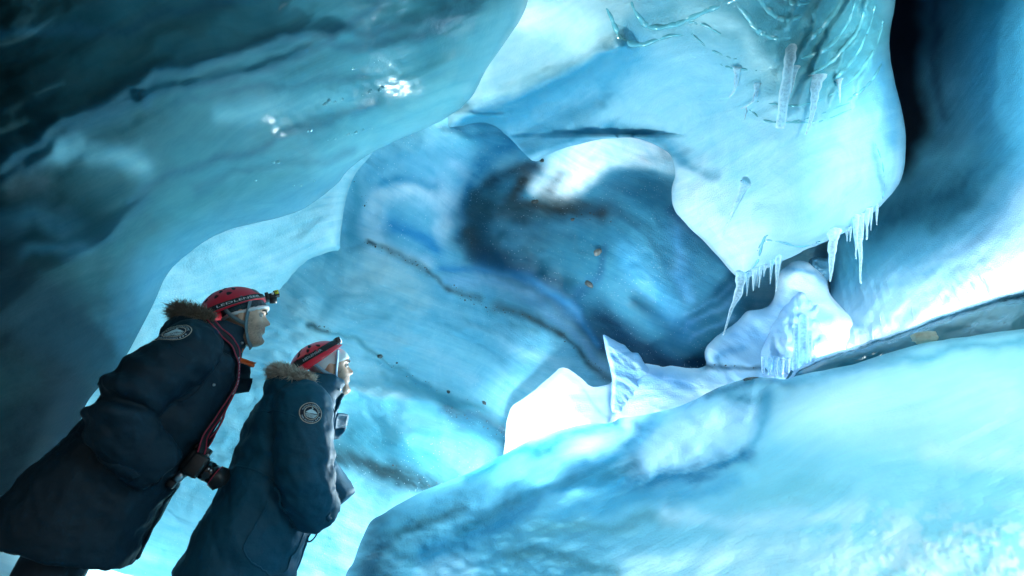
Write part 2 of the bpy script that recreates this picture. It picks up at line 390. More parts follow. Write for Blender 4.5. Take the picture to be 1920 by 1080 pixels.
# --- far wall with the dark swirl
ice_sheet('cave_wall', [(150, 420), (420, 330), (700, 200), (900, 130), (1250, 180), (1500, 300), (1560, 500), (1480, 760), (1300, 900), (1000, 1150), (700, 1350), (300, 1350), (20, 1100), (60, 700)],
    [(200, 600, 3.6), (320, 560, 3.9), (450, 480, 4.1), (640, 400, 4.35), (720, 380, 4.3), (800, 320, 4.35), (860, 420, 4.65), (930, 390, 5.4), (1000, 420, 5.45), (1000, 335, 5.4),
     (1150, 256, 4.95), (1040, 280, 5.0), (1130, 315, 5.25), (1060, 350, 5.4), (1260, 268, 4.95), (1290, 300, 5.0), (1100, 190, 5.1), (1250, 200, 5.1), (955, 285, 4.75), (900, 252, 4.4), (860, 240, 4.28), (800, 225, 4.2), (960, 190, 4.9), (1190, 318, 5.05), (1190, 370, 4.8), (1255, 330, 5.0), (1200, 450, 4.65), (1230, 560, 4.65), (1330, 500, 4.95), (1330, 640, 5.0), (1150, 640, 5.25), (1040, 560, 5.2), (950, 480, 5.2),
     (960, 620, 4.85), (1100, 700, 5.2), (800, 560, 4.5), (700, 600, 4.3), (560, 600, 4.1), (800, 750, 4.6), (930, 800, 5.0), (700, 760, 4.35), (760, 830, 4.2), (880, 860, 4.5), (700, 900, 4.45),
     (620, 1000, 4.3), (450, 800, 4.0), (400, 900, 4.0), (540, 1080, 4.2), (300, 1080, 4.2), (300, 1250, 3.9), (600, 1300, 3.9), (100, 900, 3.8), (1300, 800, 5.2), (1400, 350, 5.4), (1450, 600, 5.6), (1000, 1000, 5.0)],
    CYAN, m=M_FAR, grain=.22, scal=.018, K=.2, Wd=40, flow=(24, .8), rough=.05, rscale=80, seed=3, step=4, frost=.35,
    patches=[([(700, 300), (870, 240), (1000, 230), (900, 320), (860, 430), (900, 500), (1050, 560), (1150, 720), (1000, 660), (850, 560), (700, 470), (650, 420)], 60, (.17, .52, .70), .88),
             ([(1090, 350), (1140, 312), (1200, 302), (1250, 330), (1262, 385), (1300, 425), (1400, 520), (1400, 600), (1340, 700), (1200, 700), (1100, 610), (920, 500), (872, 430), (890, 370), (940, 320), (1000, 330), (1010, 400)], 26, (.08, .29, .40), 1.),
             ([(985, 330), (1040, 285), (1150, 250), (1240, 250), (1330, 300), (1290, 340), (1245, 312), (1185, 302), (1138, 318), (1105, 352), (1066, 384), (1012, 362)], 14, (.93, .96, .98), 1.),
             ([(640, 750), (760, 745), (900, 775), (950, 830), (900, 900), (720, 880), (640, 850)], 40, (.17, .50, .60), .9),
             ([(400, 740), (500, 740), (520, 900), (420, 960), (380, 860)], 40, (.24, .52, .60), .7)],
    strokes=[([(660, 545), (720, 515), (785, 560)], 30, (.80, .94, .96), .75), ([(700, 620), (800, 655), (880, 705)], 16, (.72, .90, .96), .55), ([(810, 590), (900, 645), (990, 690)], 15, (.10, .42, .58), .55), ([(560, 722), (660, 736), (770, 741)], 7, (.78, .94, .96), .65), ([(950, 640), (1040, 685), (1090, 725)], 10, (.62, .86, .95), .55), ([(450, 500), (540, 560), (600, 640)], 30, (.72, .92, .94), .55), ([(560, 600), (650, 625), (720, 600)], 10, (.2, .55, .66), .5), ([(740, 780), (830, 800), (900, 850)], 14, (.34, .68, .76), .6),
             ([(880, 250), (940, 262), (990, 292)], 26, (.09, .40, .56), .9), ([(702, 455), (694, 405), (715, 368), (775, 360), (840, 388), (832, 425)], 24, (.76, .90, 1.), 1.), ([(700, 460), (750, 478), (800, 490)], 12, (.7, .88, .98), .8), ([(850, 310), (880, 340), (850, 400)], 18, (.6, .82, .95), .7),
             ([(735, 424), (770, 436), (815, 458)], 17, (.03, .30, .56), 1.), ([(720, 340), (765, 338), (805, 358)], 14, (.05, .32, .50), .9), ([(655, 330), (668, 390), (660, 450)], 16, (.10, .42, .56), .7),
             ([(820, 250), (900, 252), (960, 250)], 8, (.05, .2, .3), .7), ([(700, 320), (760, 290), (860, 300)], 14, (.15, .48, .66), .6),
             ([(980, 250), (920, 300), (888, 350), (872, 430)], 26, (.03, .22, .36), .95),
             ([(1005, 305), (940, 335), (895, 385), (885, 440), (905, 470)], 20, (.015, .05, .08), .95),
             ([(985, 330), (960, 380), (1010, 385), (1070, 400), (1130, 402)], 17, (.03, .035, .04), 1.),
             ([(900, 395), (960, 390), (1000, 430)], 30, (.02, .06, .08), .9), ([(880, 440), (930, 470), (1000, 500), (1060, 540)], 26, (.02, .09, .13), .85), ([(1050, 330), (1020, 370), (1090, 385)], 18, (.05, .06, .06), .7), ([(1095, 400), (1140, 390), (1190, 420)], 12, (.02, .1, .16), .6),
             ([(870, 430), (890, 462), (905, 470)], 9, DIRT, .9),
             ([(905, 480), (980, 525), (1060, 580), (1130, 640), (1200, 685), (1320, 690)], 26, DEEP, .95),
             ([(1130, 590), (1180, 640), (1240, 675), (1310, 690)], 22, (.012, .05, .1), .9),
             ([(1080, 560), (1120, 520), (1130, 470)], 12, (.03, .12, .22), .7),
             ([(1170, 470), (1230, 545), (1290, 620)], 26, (.14, .46, .68), .8), ([(1270, 430), (1275, 500), (1290, 560)], 14, (.2, .5, .74), .7),
             ([(1290, 610), (1380, 560)], 6, (.3, .6, .85), .7), ([(1285, 590), (1375, 540)], 5, (.28, .58, .8), .6), ([(1300, 635), (1370, 590)], 6, (.3, .6, .85), .7),
             ([(1255, 395), (1300, 430), (1385, 518)], 10, (.02, .1, .2), .8),  # last stroke paints the shadow beside the overhang's edge
             ([(960, 440), (1050, 430), (1110, 420)], 14, (.12, .36, .5), .7),
             ([(830, 500), (940, 508), (1010, 535), (1065, 575), (1125, 645)], 10, (.05, .33, .62), .85),
             ([(850, 530), (920, 530), (985, 550), (1045, 600), (1105, 655), (1135, 700)], 17, (.45, .74, .94), .85),
             ([(688, 454), (705, 462)], 4, DIRT, .9), ([(715, 466), (755, 482), (800, 506)], 9, (.08, .15, .18), .7), ([(848, 542), (872, 556), (896, 566)], 7, DIRT, .85), ([(935, 582), (985, 594), (1030, 612), (1050, 628)], 13, (.06, .075, .075), .85), ([(1050, 628), (1085, 660), (1112, 692), (1152, 716)], 7, (.05, .07, .08), .8), ([(960, 612), (1010, 625)], 9, (.10, .22, .27), .5),
             ([(800, 505), (850, 545)], 4, DIRT, .7), ([(870, 575), (960, 612), (1040, 650)], 20, (.2, .5, .62), .5),
             ([(580, 606), (622, 622)], 6, (.04, .09, .1), 1.), ([(625, 624), (700, 655), (770, 705), (840, 745)], 4, (.1, .3, .36), .8),
             ([(690, 665), (780, 715), (850, 755), (945, 800)], 8, (.10, .36, .46), .7),
             ([(838, 765), (880, 785), (955, 812)], 15, (.02, .07, .10), 1.), ([(870, 795), (955, 832)], 16, (.03, .15, .21), .95), ([(720, 700), (800, 735), (900, 775)], 9, (.12, .38, .46), .6),
             ([(640, 850), (740, 892), (870, 922)], 36, (.015, .045, .055), 1.), ([(660, 815), (760, 845), (850, 880)], 24, (.10, .33, .40), .75),
             ([(520, 500), (560, 520), (620, 560), (700, 560)], 5, (.2, .55, .66), .5), ([(560, 690), (700, 700)], 8, (.28, .64, .74), .5)],
    dents=[([(860, 300), (800, 250)], 50, -.05), ([(640, 742), (760, 745), (850, 765), (940, 800)], 20, -.12), ([(870, 400), (940, 480), (1060, 570), (1140, 660)], 40, .25)])

# --- hollow behind the visitors, with the sharp cusp
ice_sheet('wall_saddle', [(100, 620), (240, 520), (330, 420), (500, 330), (640, 250), (720, 240), (700, 285), (668, 325), (650, 370), (641, 420), (638, 456), (637, 468), (627, 471), (606, 476), (572, 492), (545, 525), (500, 640), (420, 760), (200, 900)],
    [(637, 465, 4.0), (650, 370, 3.95), (690, 280, 3.9), (600, 440, 3.85), (560, 420, 3.8), (500, 450, 3.75), (420, 470, 3.6), (340, 500, 3.5), (300, 560, 3.5), (545, 525, 4.15), (500, 640, 4.3), (420, 760, 4.4), (300, 700, 3.8), (200, 800, 3.8), (560, 340, 3.7), (150, 640, 3.3)],
    (.50, .82, .87), m=M_FAR, K=.12, Wd=30, flow=(-18, 1), rough=.03, rscale=70, seed=5, step=4, frost=.3, jitter=1.0,
    strokes=[([(600, 430), (560, 425), (480, 455)], 14, (.30, .62, .68), .4), ([(500, 480), (560, 470), (620, 462)], 10, (.6, .85, .9), .6), ([(640, 330), (620, 400), (630, 450)], 22, (.66, .88, .92), .6),
             ([(320, 480), (380, 440), (450, 425)], 12, (.25, .5, .6), .5)])

# --- the great overhang
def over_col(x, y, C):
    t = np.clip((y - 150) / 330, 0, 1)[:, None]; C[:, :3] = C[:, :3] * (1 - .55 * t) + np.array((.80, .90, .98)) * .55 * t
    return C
def over_disp(x, y):
    m = np.clip((x - 1440) / 80, 0, 1) * np.clip((260 - y) / 120, 0, 1) * np.clip((1690 - x) / 40, 0, 1)
    s = (x - 1440) * .93 + (y) * .42 + 22 * fbm(x / 60, y / 60, 4, 3)
    return -m * .075 * (1 - np.abs(np.sin(s / 15.))) + m * .02 * fbm(x / 14, y / 22, 9, 3)
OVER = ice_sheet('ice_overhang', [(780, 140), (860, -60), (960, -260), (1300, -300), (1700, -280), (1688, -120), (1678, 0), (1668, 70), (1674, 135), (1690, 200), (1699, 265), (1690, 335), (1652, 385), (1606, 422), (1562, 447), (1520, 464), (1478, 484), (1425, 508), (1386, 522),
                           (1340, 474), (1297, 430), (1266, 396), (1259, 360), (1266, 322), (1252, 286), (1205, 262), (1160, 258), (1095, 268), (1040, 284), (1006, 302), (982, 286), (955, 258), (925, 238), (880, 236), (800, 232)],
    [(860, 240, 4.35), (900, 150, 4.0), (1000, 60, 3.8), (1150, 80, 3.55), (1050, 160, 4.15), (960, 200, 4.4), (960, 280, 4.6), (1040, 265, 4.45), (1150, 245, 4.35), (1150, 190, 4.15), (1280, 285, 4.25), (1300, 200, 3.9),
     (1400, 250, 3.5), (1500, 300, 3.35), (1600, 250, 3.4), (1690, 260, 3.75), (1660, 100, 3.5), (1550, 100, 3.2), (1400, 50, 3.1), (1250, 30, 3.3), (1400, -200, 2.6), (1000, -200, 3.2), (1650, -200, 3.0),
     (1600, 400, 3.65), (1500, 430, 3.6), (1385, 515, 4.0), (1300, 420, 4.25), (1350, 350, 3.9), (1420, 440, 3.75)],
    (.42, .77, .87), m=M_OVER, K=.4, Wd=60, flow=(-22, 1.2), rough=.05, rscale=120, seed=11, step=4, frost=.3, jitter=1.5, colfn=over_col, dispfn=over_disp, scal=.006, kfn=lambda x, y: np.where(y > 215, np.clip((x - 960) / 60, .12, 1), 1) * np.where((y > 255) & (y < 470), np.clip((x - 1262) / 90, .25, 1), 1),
    patches=[([(840, 240), (895, 130), (980, -40), (1170, -60), (1165, 85), (1060, 140), (900, 230)], 16, (.72, .90, .90), .95),
             ([(1258, 296), (1330, 325), (1400, 410), (1430, 495), (1388, 526), (1295, 440), (1256, 385)], 34, (.90, .95, .99), .9),
             ([(1160, 60), (1300, -40), (1560, -60), (1690, -60), (1670, 120), (1560, 210), (1440, 130), (1300, 60)], 50, (.09, .32, .36), .9)],
    strokes=[([(870, 240), (960, 200), (1070, 140), (1168, 92)], 24, (.04, .32, .48), .95), ([(880, 262), (1000, 225), (1100, 170), (1190, 110)], 42, (.12, .48, .66), .8),  # blue strokes paint the shaded side of the crest
             ([(960, 285), (1040, 270), (1100, 255), (1160, 240), (1240, 262), (1280, 300)], 15, (.08, .36, .52), .85), ([(1180, 245), (1230, 262), (1275, 300), (1340, 330)], 8, (.1, .3, .4), .7),
             ([(1640, 270), (1655, 330), (1660, 360)], 5, (.05, .25, .36), .5), ([(1650, 120), (1672, 190), (1680, 260)], 22, (.14, .48, .68), .7),
             ([(1300, 20), (1380, 60), (1420, 110), (1450, 130)], 20, (.60, .86, .86), .7), ([(1480, 60), (1560, 40), (1640, 60)], 26, (.16, .44, .48), .6),
             ([(1580, 120), (1610, 60), (1630, 0)], 14, (.12, .36, .4), .6)],
    dents=[([(840, 250), (900, 215), (1040, 150), (1165, 88)], 22, -.16), ([(900, 262), (1010, 222), (1110, 168)], 40, .14), ([(1080, 280), (1180, 262), (1280, 300)], 30, -.1)])

# --- wall on the right with the black crevice
def side_disp(x, y):
    m = np.clip((y - 430) / 80, 0, 1) * np.clip((x - 1520) / 60, 0, 1)
    s = (x - 1500) * 1.0 + (y - 600) * -.35 + 16 * fbm(x / 90, y / 120, 2, 3)
    return -m * .007 * (1 - np.abs(np.sin(s / 6.))) * (1 + fbm(x / 40, y / 60, 12, 2))
SIDE = ice_sheet('side_wall', [(1640, -300), (2250, -300), (2300, 300), (2250, 800), (1800, 900), (1440, 800), (1470, 720), (1530, 640), (1556, 560), (1552, 500), (1562, 430), (1600, 350), (1650, 150)],
    [(1700, 150, 5.6), (1730, 0, 5.7), (1740, 250, 5.4), (1680, 320, 5.6), (1790, 150, 4.4), (1780, 0, 4.6), (1900, 0, 3.2), (1900, 200, 3.3), (2100, 100, 2.6), (2100, 500, 2.6), (1850, 350, 4.1), (1750, 400, 4.6), (1620, 420, 5.1), (1560, 480, 5.0), (1560, 560, 4.6),
     (1700, 480, 4.25), (1900, 460, 3.3), (1900, 540, 3.25), (1700, 600, 3.7), (1600, 620, 4.0), (1500, 700, 4.0), (1600, 760, 3.6), (1900, 750, 3.0)],
    (.15, .52, .68), m=M_SIDE, K=.2, Wd=30, flow=(-52, 1), rough=.06, rscale=110, seed=21, step=4, frost=.4, dispfn=side_disp,
    patches=[([(1530, 600), (1640, 540), (1760, 470), (1860, 400), (1960, 330), (2200, 400), (2200, 700), (1800, 760), (1500, 760)], 60, (.66, .82, .96), 1.),
             ([(1540, 660), (1660, 600), (1800, 540), (1960, 460), (2200, 500), (2200, 760), (1500, 780)], 30, (.84, .91, .98), .9),
             ([(1640, -320), (1715, -320), (1728, 100), (1742, 230), (1722, 290), (1690, 330), (1640, 200)], 22, (.012, .02, .03), 1.)],
    strokes=[([(1745, 0), (1755, 120), (1770, 220)], 14, (.04, .16, .26), .7), ([(1640, 420), (1720, 390), (1800, 350), (1850, 300)], 30, (.03, .17, .25), .8), ([(1750, 420), (1820, 370)], 18, (.03, .15, .20), .6),
             ([(1700, 490), (1780, 450), (1850, 400), (1920, 320)], 22, (.12, .45, .62), .6), ([(1640, 540), (1720, 520), (1790, 480)], 6, (.2, .5, .62), .5),
             ([(1580, 600), (1620, 600)], 9, (.25, .5, .6), .6), ([(1860, 0), (1840, 150), (1860, 280)], 40, (.06, .32, .46), .6)])

# --- ridge in the middle, snow white where its floodlight stands
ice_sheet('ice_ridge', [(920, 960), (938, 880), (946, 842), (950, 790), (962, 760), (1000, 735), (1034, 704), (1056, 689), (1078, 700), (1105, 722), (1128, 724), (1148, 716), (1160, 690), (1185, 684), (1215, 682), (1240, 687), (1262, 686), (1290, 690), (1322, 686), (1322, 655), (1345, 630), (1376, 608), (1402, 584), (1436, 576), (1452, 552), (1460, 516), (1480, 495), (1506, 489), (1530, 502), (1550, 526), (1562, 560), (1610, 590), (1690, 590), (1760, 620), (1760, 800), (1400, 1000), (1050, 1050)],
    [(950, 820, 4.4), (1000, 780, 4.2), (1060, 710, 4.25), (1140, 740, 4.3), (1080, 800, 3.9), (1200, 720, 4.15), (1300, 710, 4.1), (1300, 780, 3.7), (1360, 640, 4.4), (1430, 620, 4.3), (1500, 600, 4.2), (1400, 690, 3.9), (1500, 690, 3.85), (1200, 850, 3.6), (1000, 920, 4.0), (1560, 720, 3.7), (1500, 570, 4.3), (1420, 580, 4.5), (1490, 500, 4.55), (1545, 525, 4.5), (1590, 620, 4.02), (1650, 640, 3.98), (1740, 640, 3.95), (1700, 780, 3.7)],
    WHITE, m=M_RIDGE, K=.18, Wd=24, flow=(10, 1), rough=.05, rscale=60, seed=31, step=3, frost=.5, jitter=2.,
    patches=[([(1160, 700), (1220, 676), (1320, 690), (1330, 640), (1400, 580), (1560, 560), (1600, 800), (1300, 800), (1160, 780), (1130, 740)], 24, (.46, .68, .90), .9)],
    strokes=[([(1165, 715), (1230, 705), (1290, 715)], 10, (.25, .5, .82), .7), ([(1470, 500), (1510, 505), (1540, 530)], 12, (.14, .36, .52), .8), ([(1470, 540), (1520, 550)], 8, (.75, .86, 1), .7), ([(1460, 570), (1500, 590), (1560, 600)], 8, (.25, .48, .76), .6), ([(1330, 680), (1380, 690), (1440, 694)], 6, (.05, .12, .18), .9), ([(1345, 668), (1400, 650)], 8, (.14, .38, .65), .7), ([(1380, 620), (1450, 640), (1480, 600)], 12, (.25, .5, .8), .6),
             ([(1180, 750), (1260, 750), (1380, 720)], 12, (.75, .86, .98), .7), ([(1090, 735), (1120, 765), (1150, 790)], 4, (.3, .5, .8), .5)],
    dents=[([(1150, 716), (1140, 760), (1130, 800)], 16, .12)])

# --- dark clear slab on the dome, and the dome in front
ice_sheet('clear_ice_slab', [(1440, 760), (1476, 712), (1496, 690), (1545, 667), (1600, 650), (1650, 633), (1700, 615), (1780, 585), (1860, 558), (1945, 533), (2250, 430), (2350, 640), (2000, 760), (1600, 800)],
    [(1480, 710, 3.1), (1600, 655, 2.95), (1700, 625, 2.8), (1860, 570, 2.5), (2100, 500, 2.1), (1900, 620, 2.25), (1700, 660, 2.7), (1560, 700, 2.95), (2000, 720, 2.0), (1600, 790, 2.8)],
    (.025, .13, .19), m=M_SLAB, back=.06, K=.15, Wd=26, flow=(-18, .5), rough=.02, rscale=40, seed=41, step=4, frost=.1, scal=.003,
    patches=[([(1700, 650), (1760, 600), (1940, 545), (2200, 480), (2200, 700), (1700, 700)], 20, (.05, .13, .14), .8)],
    strokes=[([(1500, 690), (1600, 655), (1720, 615), (1860, 562)], 4, (.12, .3, .5), .6), ([(1790, 600), (1870, 580)], 14, (.16, .2, .17), .6)])

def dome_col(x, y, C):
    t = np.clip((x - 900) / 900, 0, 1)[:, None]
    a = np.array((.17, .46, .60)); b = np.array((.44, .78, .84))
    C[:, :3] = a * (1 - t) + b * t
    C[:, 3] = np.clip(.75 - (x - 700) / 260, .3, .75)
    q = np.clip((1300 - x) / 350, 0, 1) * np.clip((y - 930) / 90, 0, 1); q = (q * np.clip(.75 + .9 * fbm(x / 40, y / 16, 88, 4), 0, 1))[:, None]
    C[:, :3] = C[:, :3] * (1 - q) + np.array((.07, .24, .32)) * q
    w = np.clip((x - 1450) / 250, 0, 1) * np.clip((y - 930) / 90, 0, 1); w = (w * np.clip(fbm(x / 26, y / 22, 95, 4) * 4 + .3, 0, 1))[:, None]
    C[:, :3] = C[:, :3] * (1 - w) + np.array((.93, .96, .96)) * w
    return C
def dome_disp(x, y):
    m = np.clip((1250 - x) / 250, 0, 1) * np.clip((y - 880) / 100, 0, 1)
    n = np.clip((1500 - x) / 150, 0, 1) * np.clip((900 - y) / 80, 0, 1)
    w = np.clip((x - 1450) / 250, 0, 1) * np.clip((y - 930) / 90, 0, 1)
    return -w * .012 * np.abs(fbm(x / 14, y / 12, 33, 3)) + m * .026 * fbm(x / 26, y / 14, 6, 3) + n * .009 * fbm((x + y) / 40, (y - x * .4) / 9, 16, 3)
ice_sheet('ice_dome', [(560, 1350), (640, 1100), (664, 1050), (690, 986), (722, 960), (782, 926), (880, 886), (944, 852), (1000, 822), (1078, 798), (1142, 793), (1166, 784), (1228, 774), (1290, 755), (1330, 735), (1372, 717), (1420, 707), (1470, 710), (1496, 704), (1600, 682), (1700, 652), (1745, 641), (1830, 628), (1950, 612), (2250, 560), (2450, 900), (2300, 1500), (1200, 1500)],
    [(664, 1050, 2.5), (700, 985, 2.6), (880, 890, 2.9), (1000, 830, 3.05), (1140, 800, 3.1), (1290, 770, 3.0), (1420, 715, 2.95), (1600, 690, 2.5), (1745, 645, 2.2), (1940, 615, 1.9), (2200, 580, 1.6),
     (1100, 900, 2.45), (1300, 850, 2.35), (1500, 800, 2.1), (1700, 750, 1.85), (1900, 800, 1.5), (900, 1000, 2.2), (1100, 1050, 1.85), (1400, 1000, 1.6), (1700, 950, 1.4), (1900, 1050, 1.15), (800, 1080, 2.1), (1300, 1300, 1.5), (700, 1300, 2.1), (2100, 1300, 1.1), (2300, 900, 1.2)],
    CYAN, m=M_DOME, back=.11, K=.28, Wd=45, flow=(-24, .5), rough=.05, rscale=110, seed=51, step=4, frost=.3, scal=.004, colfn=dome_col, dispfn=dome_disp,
    patches=[([(1180, 875), (1240, 802), (1335, 757), (1415, 742), (1436, 772), (1400, 826), (1330, 866), (1225, 893)], 34, (.60, .77, .95), .9), ([(1080, 858), (1120, 816), (1165, 796), (1212, 792), (1190, 830), (1135, 868), (1095, 882)], 24, (.44, .68, .90), .85),
             ([(1478, 745), (1560, 706), (1750, 690), (1920, 690), (1930, 800), (1700, 826), (1480, 806)], 40, (.72, .91, .95), .85), ([(1390, 880), (1480, 868), (1580, 890), (1560, 930), (1400, 935)], 26, (.24, .54, .58), .7),
             ([(800, 1050), (850, 1036), (890, 1060), (870, 1110), (800, 1110)], 20, (.40, .64, .76), .6)],
    strokes=[([(1325, 742), (1370, 724), (1425, 713), (1485, 716)], 11, (.02, .15, .22), .95), ([(1440, 740), (1400, 745), (1370, 740)], 9, (.06, .26, .36), .8), ([(880, 895), (950, 862), (1010, 835), (1085, 808), (1150, 801)], 17, (.02, .17, .23), .95),
             ([(1232, 780), (1205, 815), (1160, 852), (1090, 885)], 13, (.04, .24, .36), .95), ([(1300, 760), (1240, 790), (1190, 845)], 7, (.12, .38, .56), .7), ([(1446, 742), (1436, 790), (1412, 838), (1385, 868)], 9, (.10, .38, .52), .85),
             ([(1400, 850), (1330, 880), (1240, 903), (1150, 903), (1085, 900), (1010, 930), (920, 985), (800, 1040)], 26, (.02, .16, .27), 1.), ([(1190, 868), (1120, 893), (1040, 905), (960, 940), (860, 990)], 16, (.02, .12, .18), .9), ([(1380, 905), (1280, 930), (1150, 940), (1040, 975)], 18, (.08, .34, .48), .8),
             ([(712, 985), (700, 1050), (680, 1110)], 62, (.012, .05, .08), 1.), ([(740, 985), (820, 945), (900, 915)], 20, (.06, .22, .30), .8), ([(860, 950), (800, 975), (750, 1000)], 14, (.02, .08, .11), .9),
             ([(1400, 900), (1550, 870), (1750, 885), (1920, 905)], 22, (.34, .68, .75), .7), ([(1000, 1000), (1150, 990), (1260, 965)], 16, (.12, .30, .34), .85), ([(960, 1035), (1060, 1050), (1150, 1075)], 14, (.07, .20, .24), .85),
             ([(1480, 712), (1620, 692), (1760, 657), (1920, 642)], 10, (.10, .40, .50), .8), ([(1200, 1070), (1500, 1045), (1800, 1050)], 40, (.74, .91, .96), .7), ([(1250, 960), (1400, 980), (1600, 960)], 18, (.74, .90, .97), .6), ([(1740, 850), (1860, 860), (1920, 860)], 26, (.8, .95, .95), .6)],
    dents=[([(1440, 715), (1425, 780), (1395, 850)], 16, .03), ([(1300, 790), (1230, 850)], 45, -.1), ([(1130, 820), (1060, 880)], 40, -.08), ([(1180, 800), (1090, 860), (980, 930)], 24, .09), ([(1390, 870), (1250, 895), (1080, 940)], 30, .08)])

# --- the low ceiling that leans in from the left
def ceil_disp(x, y):
    m = np.exp(-((x - 620) / 150) ** 2 - ((y - 230 + (x - 620) * .45) / 75) ** 2)
    return .010 * m * fbm(x / 11, y / 7, 66, 2)
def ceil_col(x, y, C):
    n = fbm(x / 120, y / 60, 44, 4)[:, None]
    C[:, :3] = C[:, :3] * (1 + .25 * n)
    k = np.clip((x - 40) / 620, 0, 1)[:, None]; C[:, :3] = C[:, :3] * (.16 + .84 * k); C[:, 3] = np.clip(.9 - (x - 350) / 500, .15, .9)  # ramp darkens the ice to the left, painting in the light's falloff
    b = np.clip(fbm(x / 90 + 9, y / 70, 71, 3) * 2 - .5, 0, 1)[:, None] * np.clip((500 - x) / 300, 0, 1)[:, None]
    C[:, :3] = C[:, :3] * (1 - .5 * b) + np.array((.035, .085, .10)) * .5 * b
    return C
DK = (.03, .11, .15)
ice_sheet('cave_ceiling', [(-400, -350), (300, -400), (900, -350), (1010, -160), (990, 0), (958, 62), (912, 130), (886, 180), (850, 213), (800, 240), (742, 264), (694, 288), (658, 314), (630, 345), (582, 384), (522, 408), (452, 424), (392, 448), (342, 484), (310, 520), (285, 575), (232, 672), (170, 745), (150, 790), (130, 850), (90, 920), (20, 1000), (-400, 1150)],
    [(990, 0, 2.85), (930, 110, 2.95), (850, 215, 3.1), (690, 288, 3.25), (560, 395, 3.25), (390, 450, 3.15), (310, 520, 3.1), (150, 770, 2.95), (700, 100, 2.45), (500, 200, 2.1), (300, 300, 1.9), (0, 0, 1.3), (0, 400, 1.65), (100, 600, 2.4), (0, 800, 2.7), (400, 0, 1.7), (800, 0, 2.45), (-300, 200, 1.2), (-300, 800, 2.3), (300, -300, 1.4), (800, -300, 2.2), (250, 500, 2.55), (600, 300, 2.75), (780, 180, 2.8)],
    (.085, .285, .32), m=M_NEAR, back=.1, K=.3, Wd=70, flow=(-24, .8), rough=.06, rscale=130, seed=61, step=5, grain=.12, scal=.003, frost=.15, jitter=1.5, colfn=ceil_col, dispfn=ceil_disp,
    patches=[([(620, 300), (760, 230), (880, 120), (980, -60), (1000, 0), (900, 190), (700, 310)], 50, (.32, .68, .72), .75), ([(200, 620), (300, 470), (460, 400), (640, 330), (560, 420), (330, 520), (240, 700)], 40, (.10, .30, .42), .7)],
    strokes=[([(-50, 320), (100, 250), (250, 165), (380, 112), (520, 66), (620, 54)], 14, DK, 0.77), ([(-50, 350), (90, 286), (190, 222), (275, 186), (280, 200)], 16, DK, 0.77), ([(280, 188), (420, 142), (520, 112), (608, 80), (640, 50), (705, 15)], 12, DK, 0.72),
             ([(622, 62), (640, 50), (700, 62), (760, 50), (830, 30), (890, 0)], 11, DK, 0.68), ([(625, 86), (740, 78), (830, 48), (900, 10)], 11, DK, 0.68), ([(0, 66), (120, 54), (210, 58), (330, 22), (440, 4)], 13, DK, 0.72),
             ([(240, 372), (330, 322), (460, 286), (560, 240), (700, 200)], 11, DK, 0.64), ([(130, 490), (220, 425), (270, 370)], 15, DK, 0.59), ([(370, 362), (470, 312), (600, 300), (660, 290)], 10, DK, 0.51), ([(330, 202), (450, 168), (560, 156), (680, 140)], 9, DK, 0.42),
             ([(20, 350), (70, 340)], 26, (.06, .10, .11), .8), ([(110, 285), (200, 290), (260, 310)], 22, (.22, .48, .54), .7), ([(0, 430), (60, 400), (120, 430)], 26, (.2, .42, .5), .5), ([(420, 220), (520, 205), (640, 190)], 20, (.22, .5, .55), .5),
             ([(-20, 520), (60, 470), (160, 470)], 18, (.16, .36, .44), .6), ([(-80, 560), (40, 620), (110, 700), (60, 820), (-60, 940)], 110, (.005, .013, .018), 1.), ([(-80, 500), (80, 580), (190, 650)], 85, (.008, .03, .042), 1.), ([(130, 720), (120, 850)], 40, (.008, .018, .026), .9)],  # near-black strokes paint the unlit lower left corner
    dents=[([(0, 300), (250, 165), (520, 66), (620, 54)], 16, -.03), ([(280, 188), (520, 112), (640, 60)], 14, -.03), ([(240, 372), (460, 286), (700, 200)], 14, -.025), ([(0, 340), (190, 222), (275, 190)], 16, -.03)])

# --- the rest of the cavern
def shell():
    bm = bmesh.new()
    bmesh.ops.create_uvsphere(bm, u_segments=64, v_segments=40, radius=1)
    bmesh.ops.delete(bm, geom=[v for v in bm.verts if v.co.y < -.72], context='VERTS')
    for v in bm.verts:
        c = v.co
        k = 1 + .12 * float(fbm(np.array([c.x * 3 + c.z]), np.array([c.y * 3 - c.z]), 8, 3)[0])
        v.co = Vector((c.x * 11 * k, 2.0 + c.y * 11 * k, 1.5 + c.z * 9 * k))
    bmesh.ops.reverse_faces(bm, faces=bm.faces[:])
    me = bpy.data.meshes.new('cavern'); bm.to_mesh(me); bm.free()
    n = len(me.vertices)
    at = me.attributes.new('Col', 'FLOAT_COLOR', 'POINT'); at.data.foreach_set('color', np.tile(np.array([.015, .06, .16, .4], np.float32), n))
    co = np.empty(n * 3); me.vertices.foreach_get('co', co)
    fl = me.attributes.new('flow', 'FLOAT_VECTOR', 'POINT'); fl.data.foreach_set('vector', co.astype(np.float32))
    return tag(link('cavern_wall', me, M_SIDE), kind='structure')
shell()

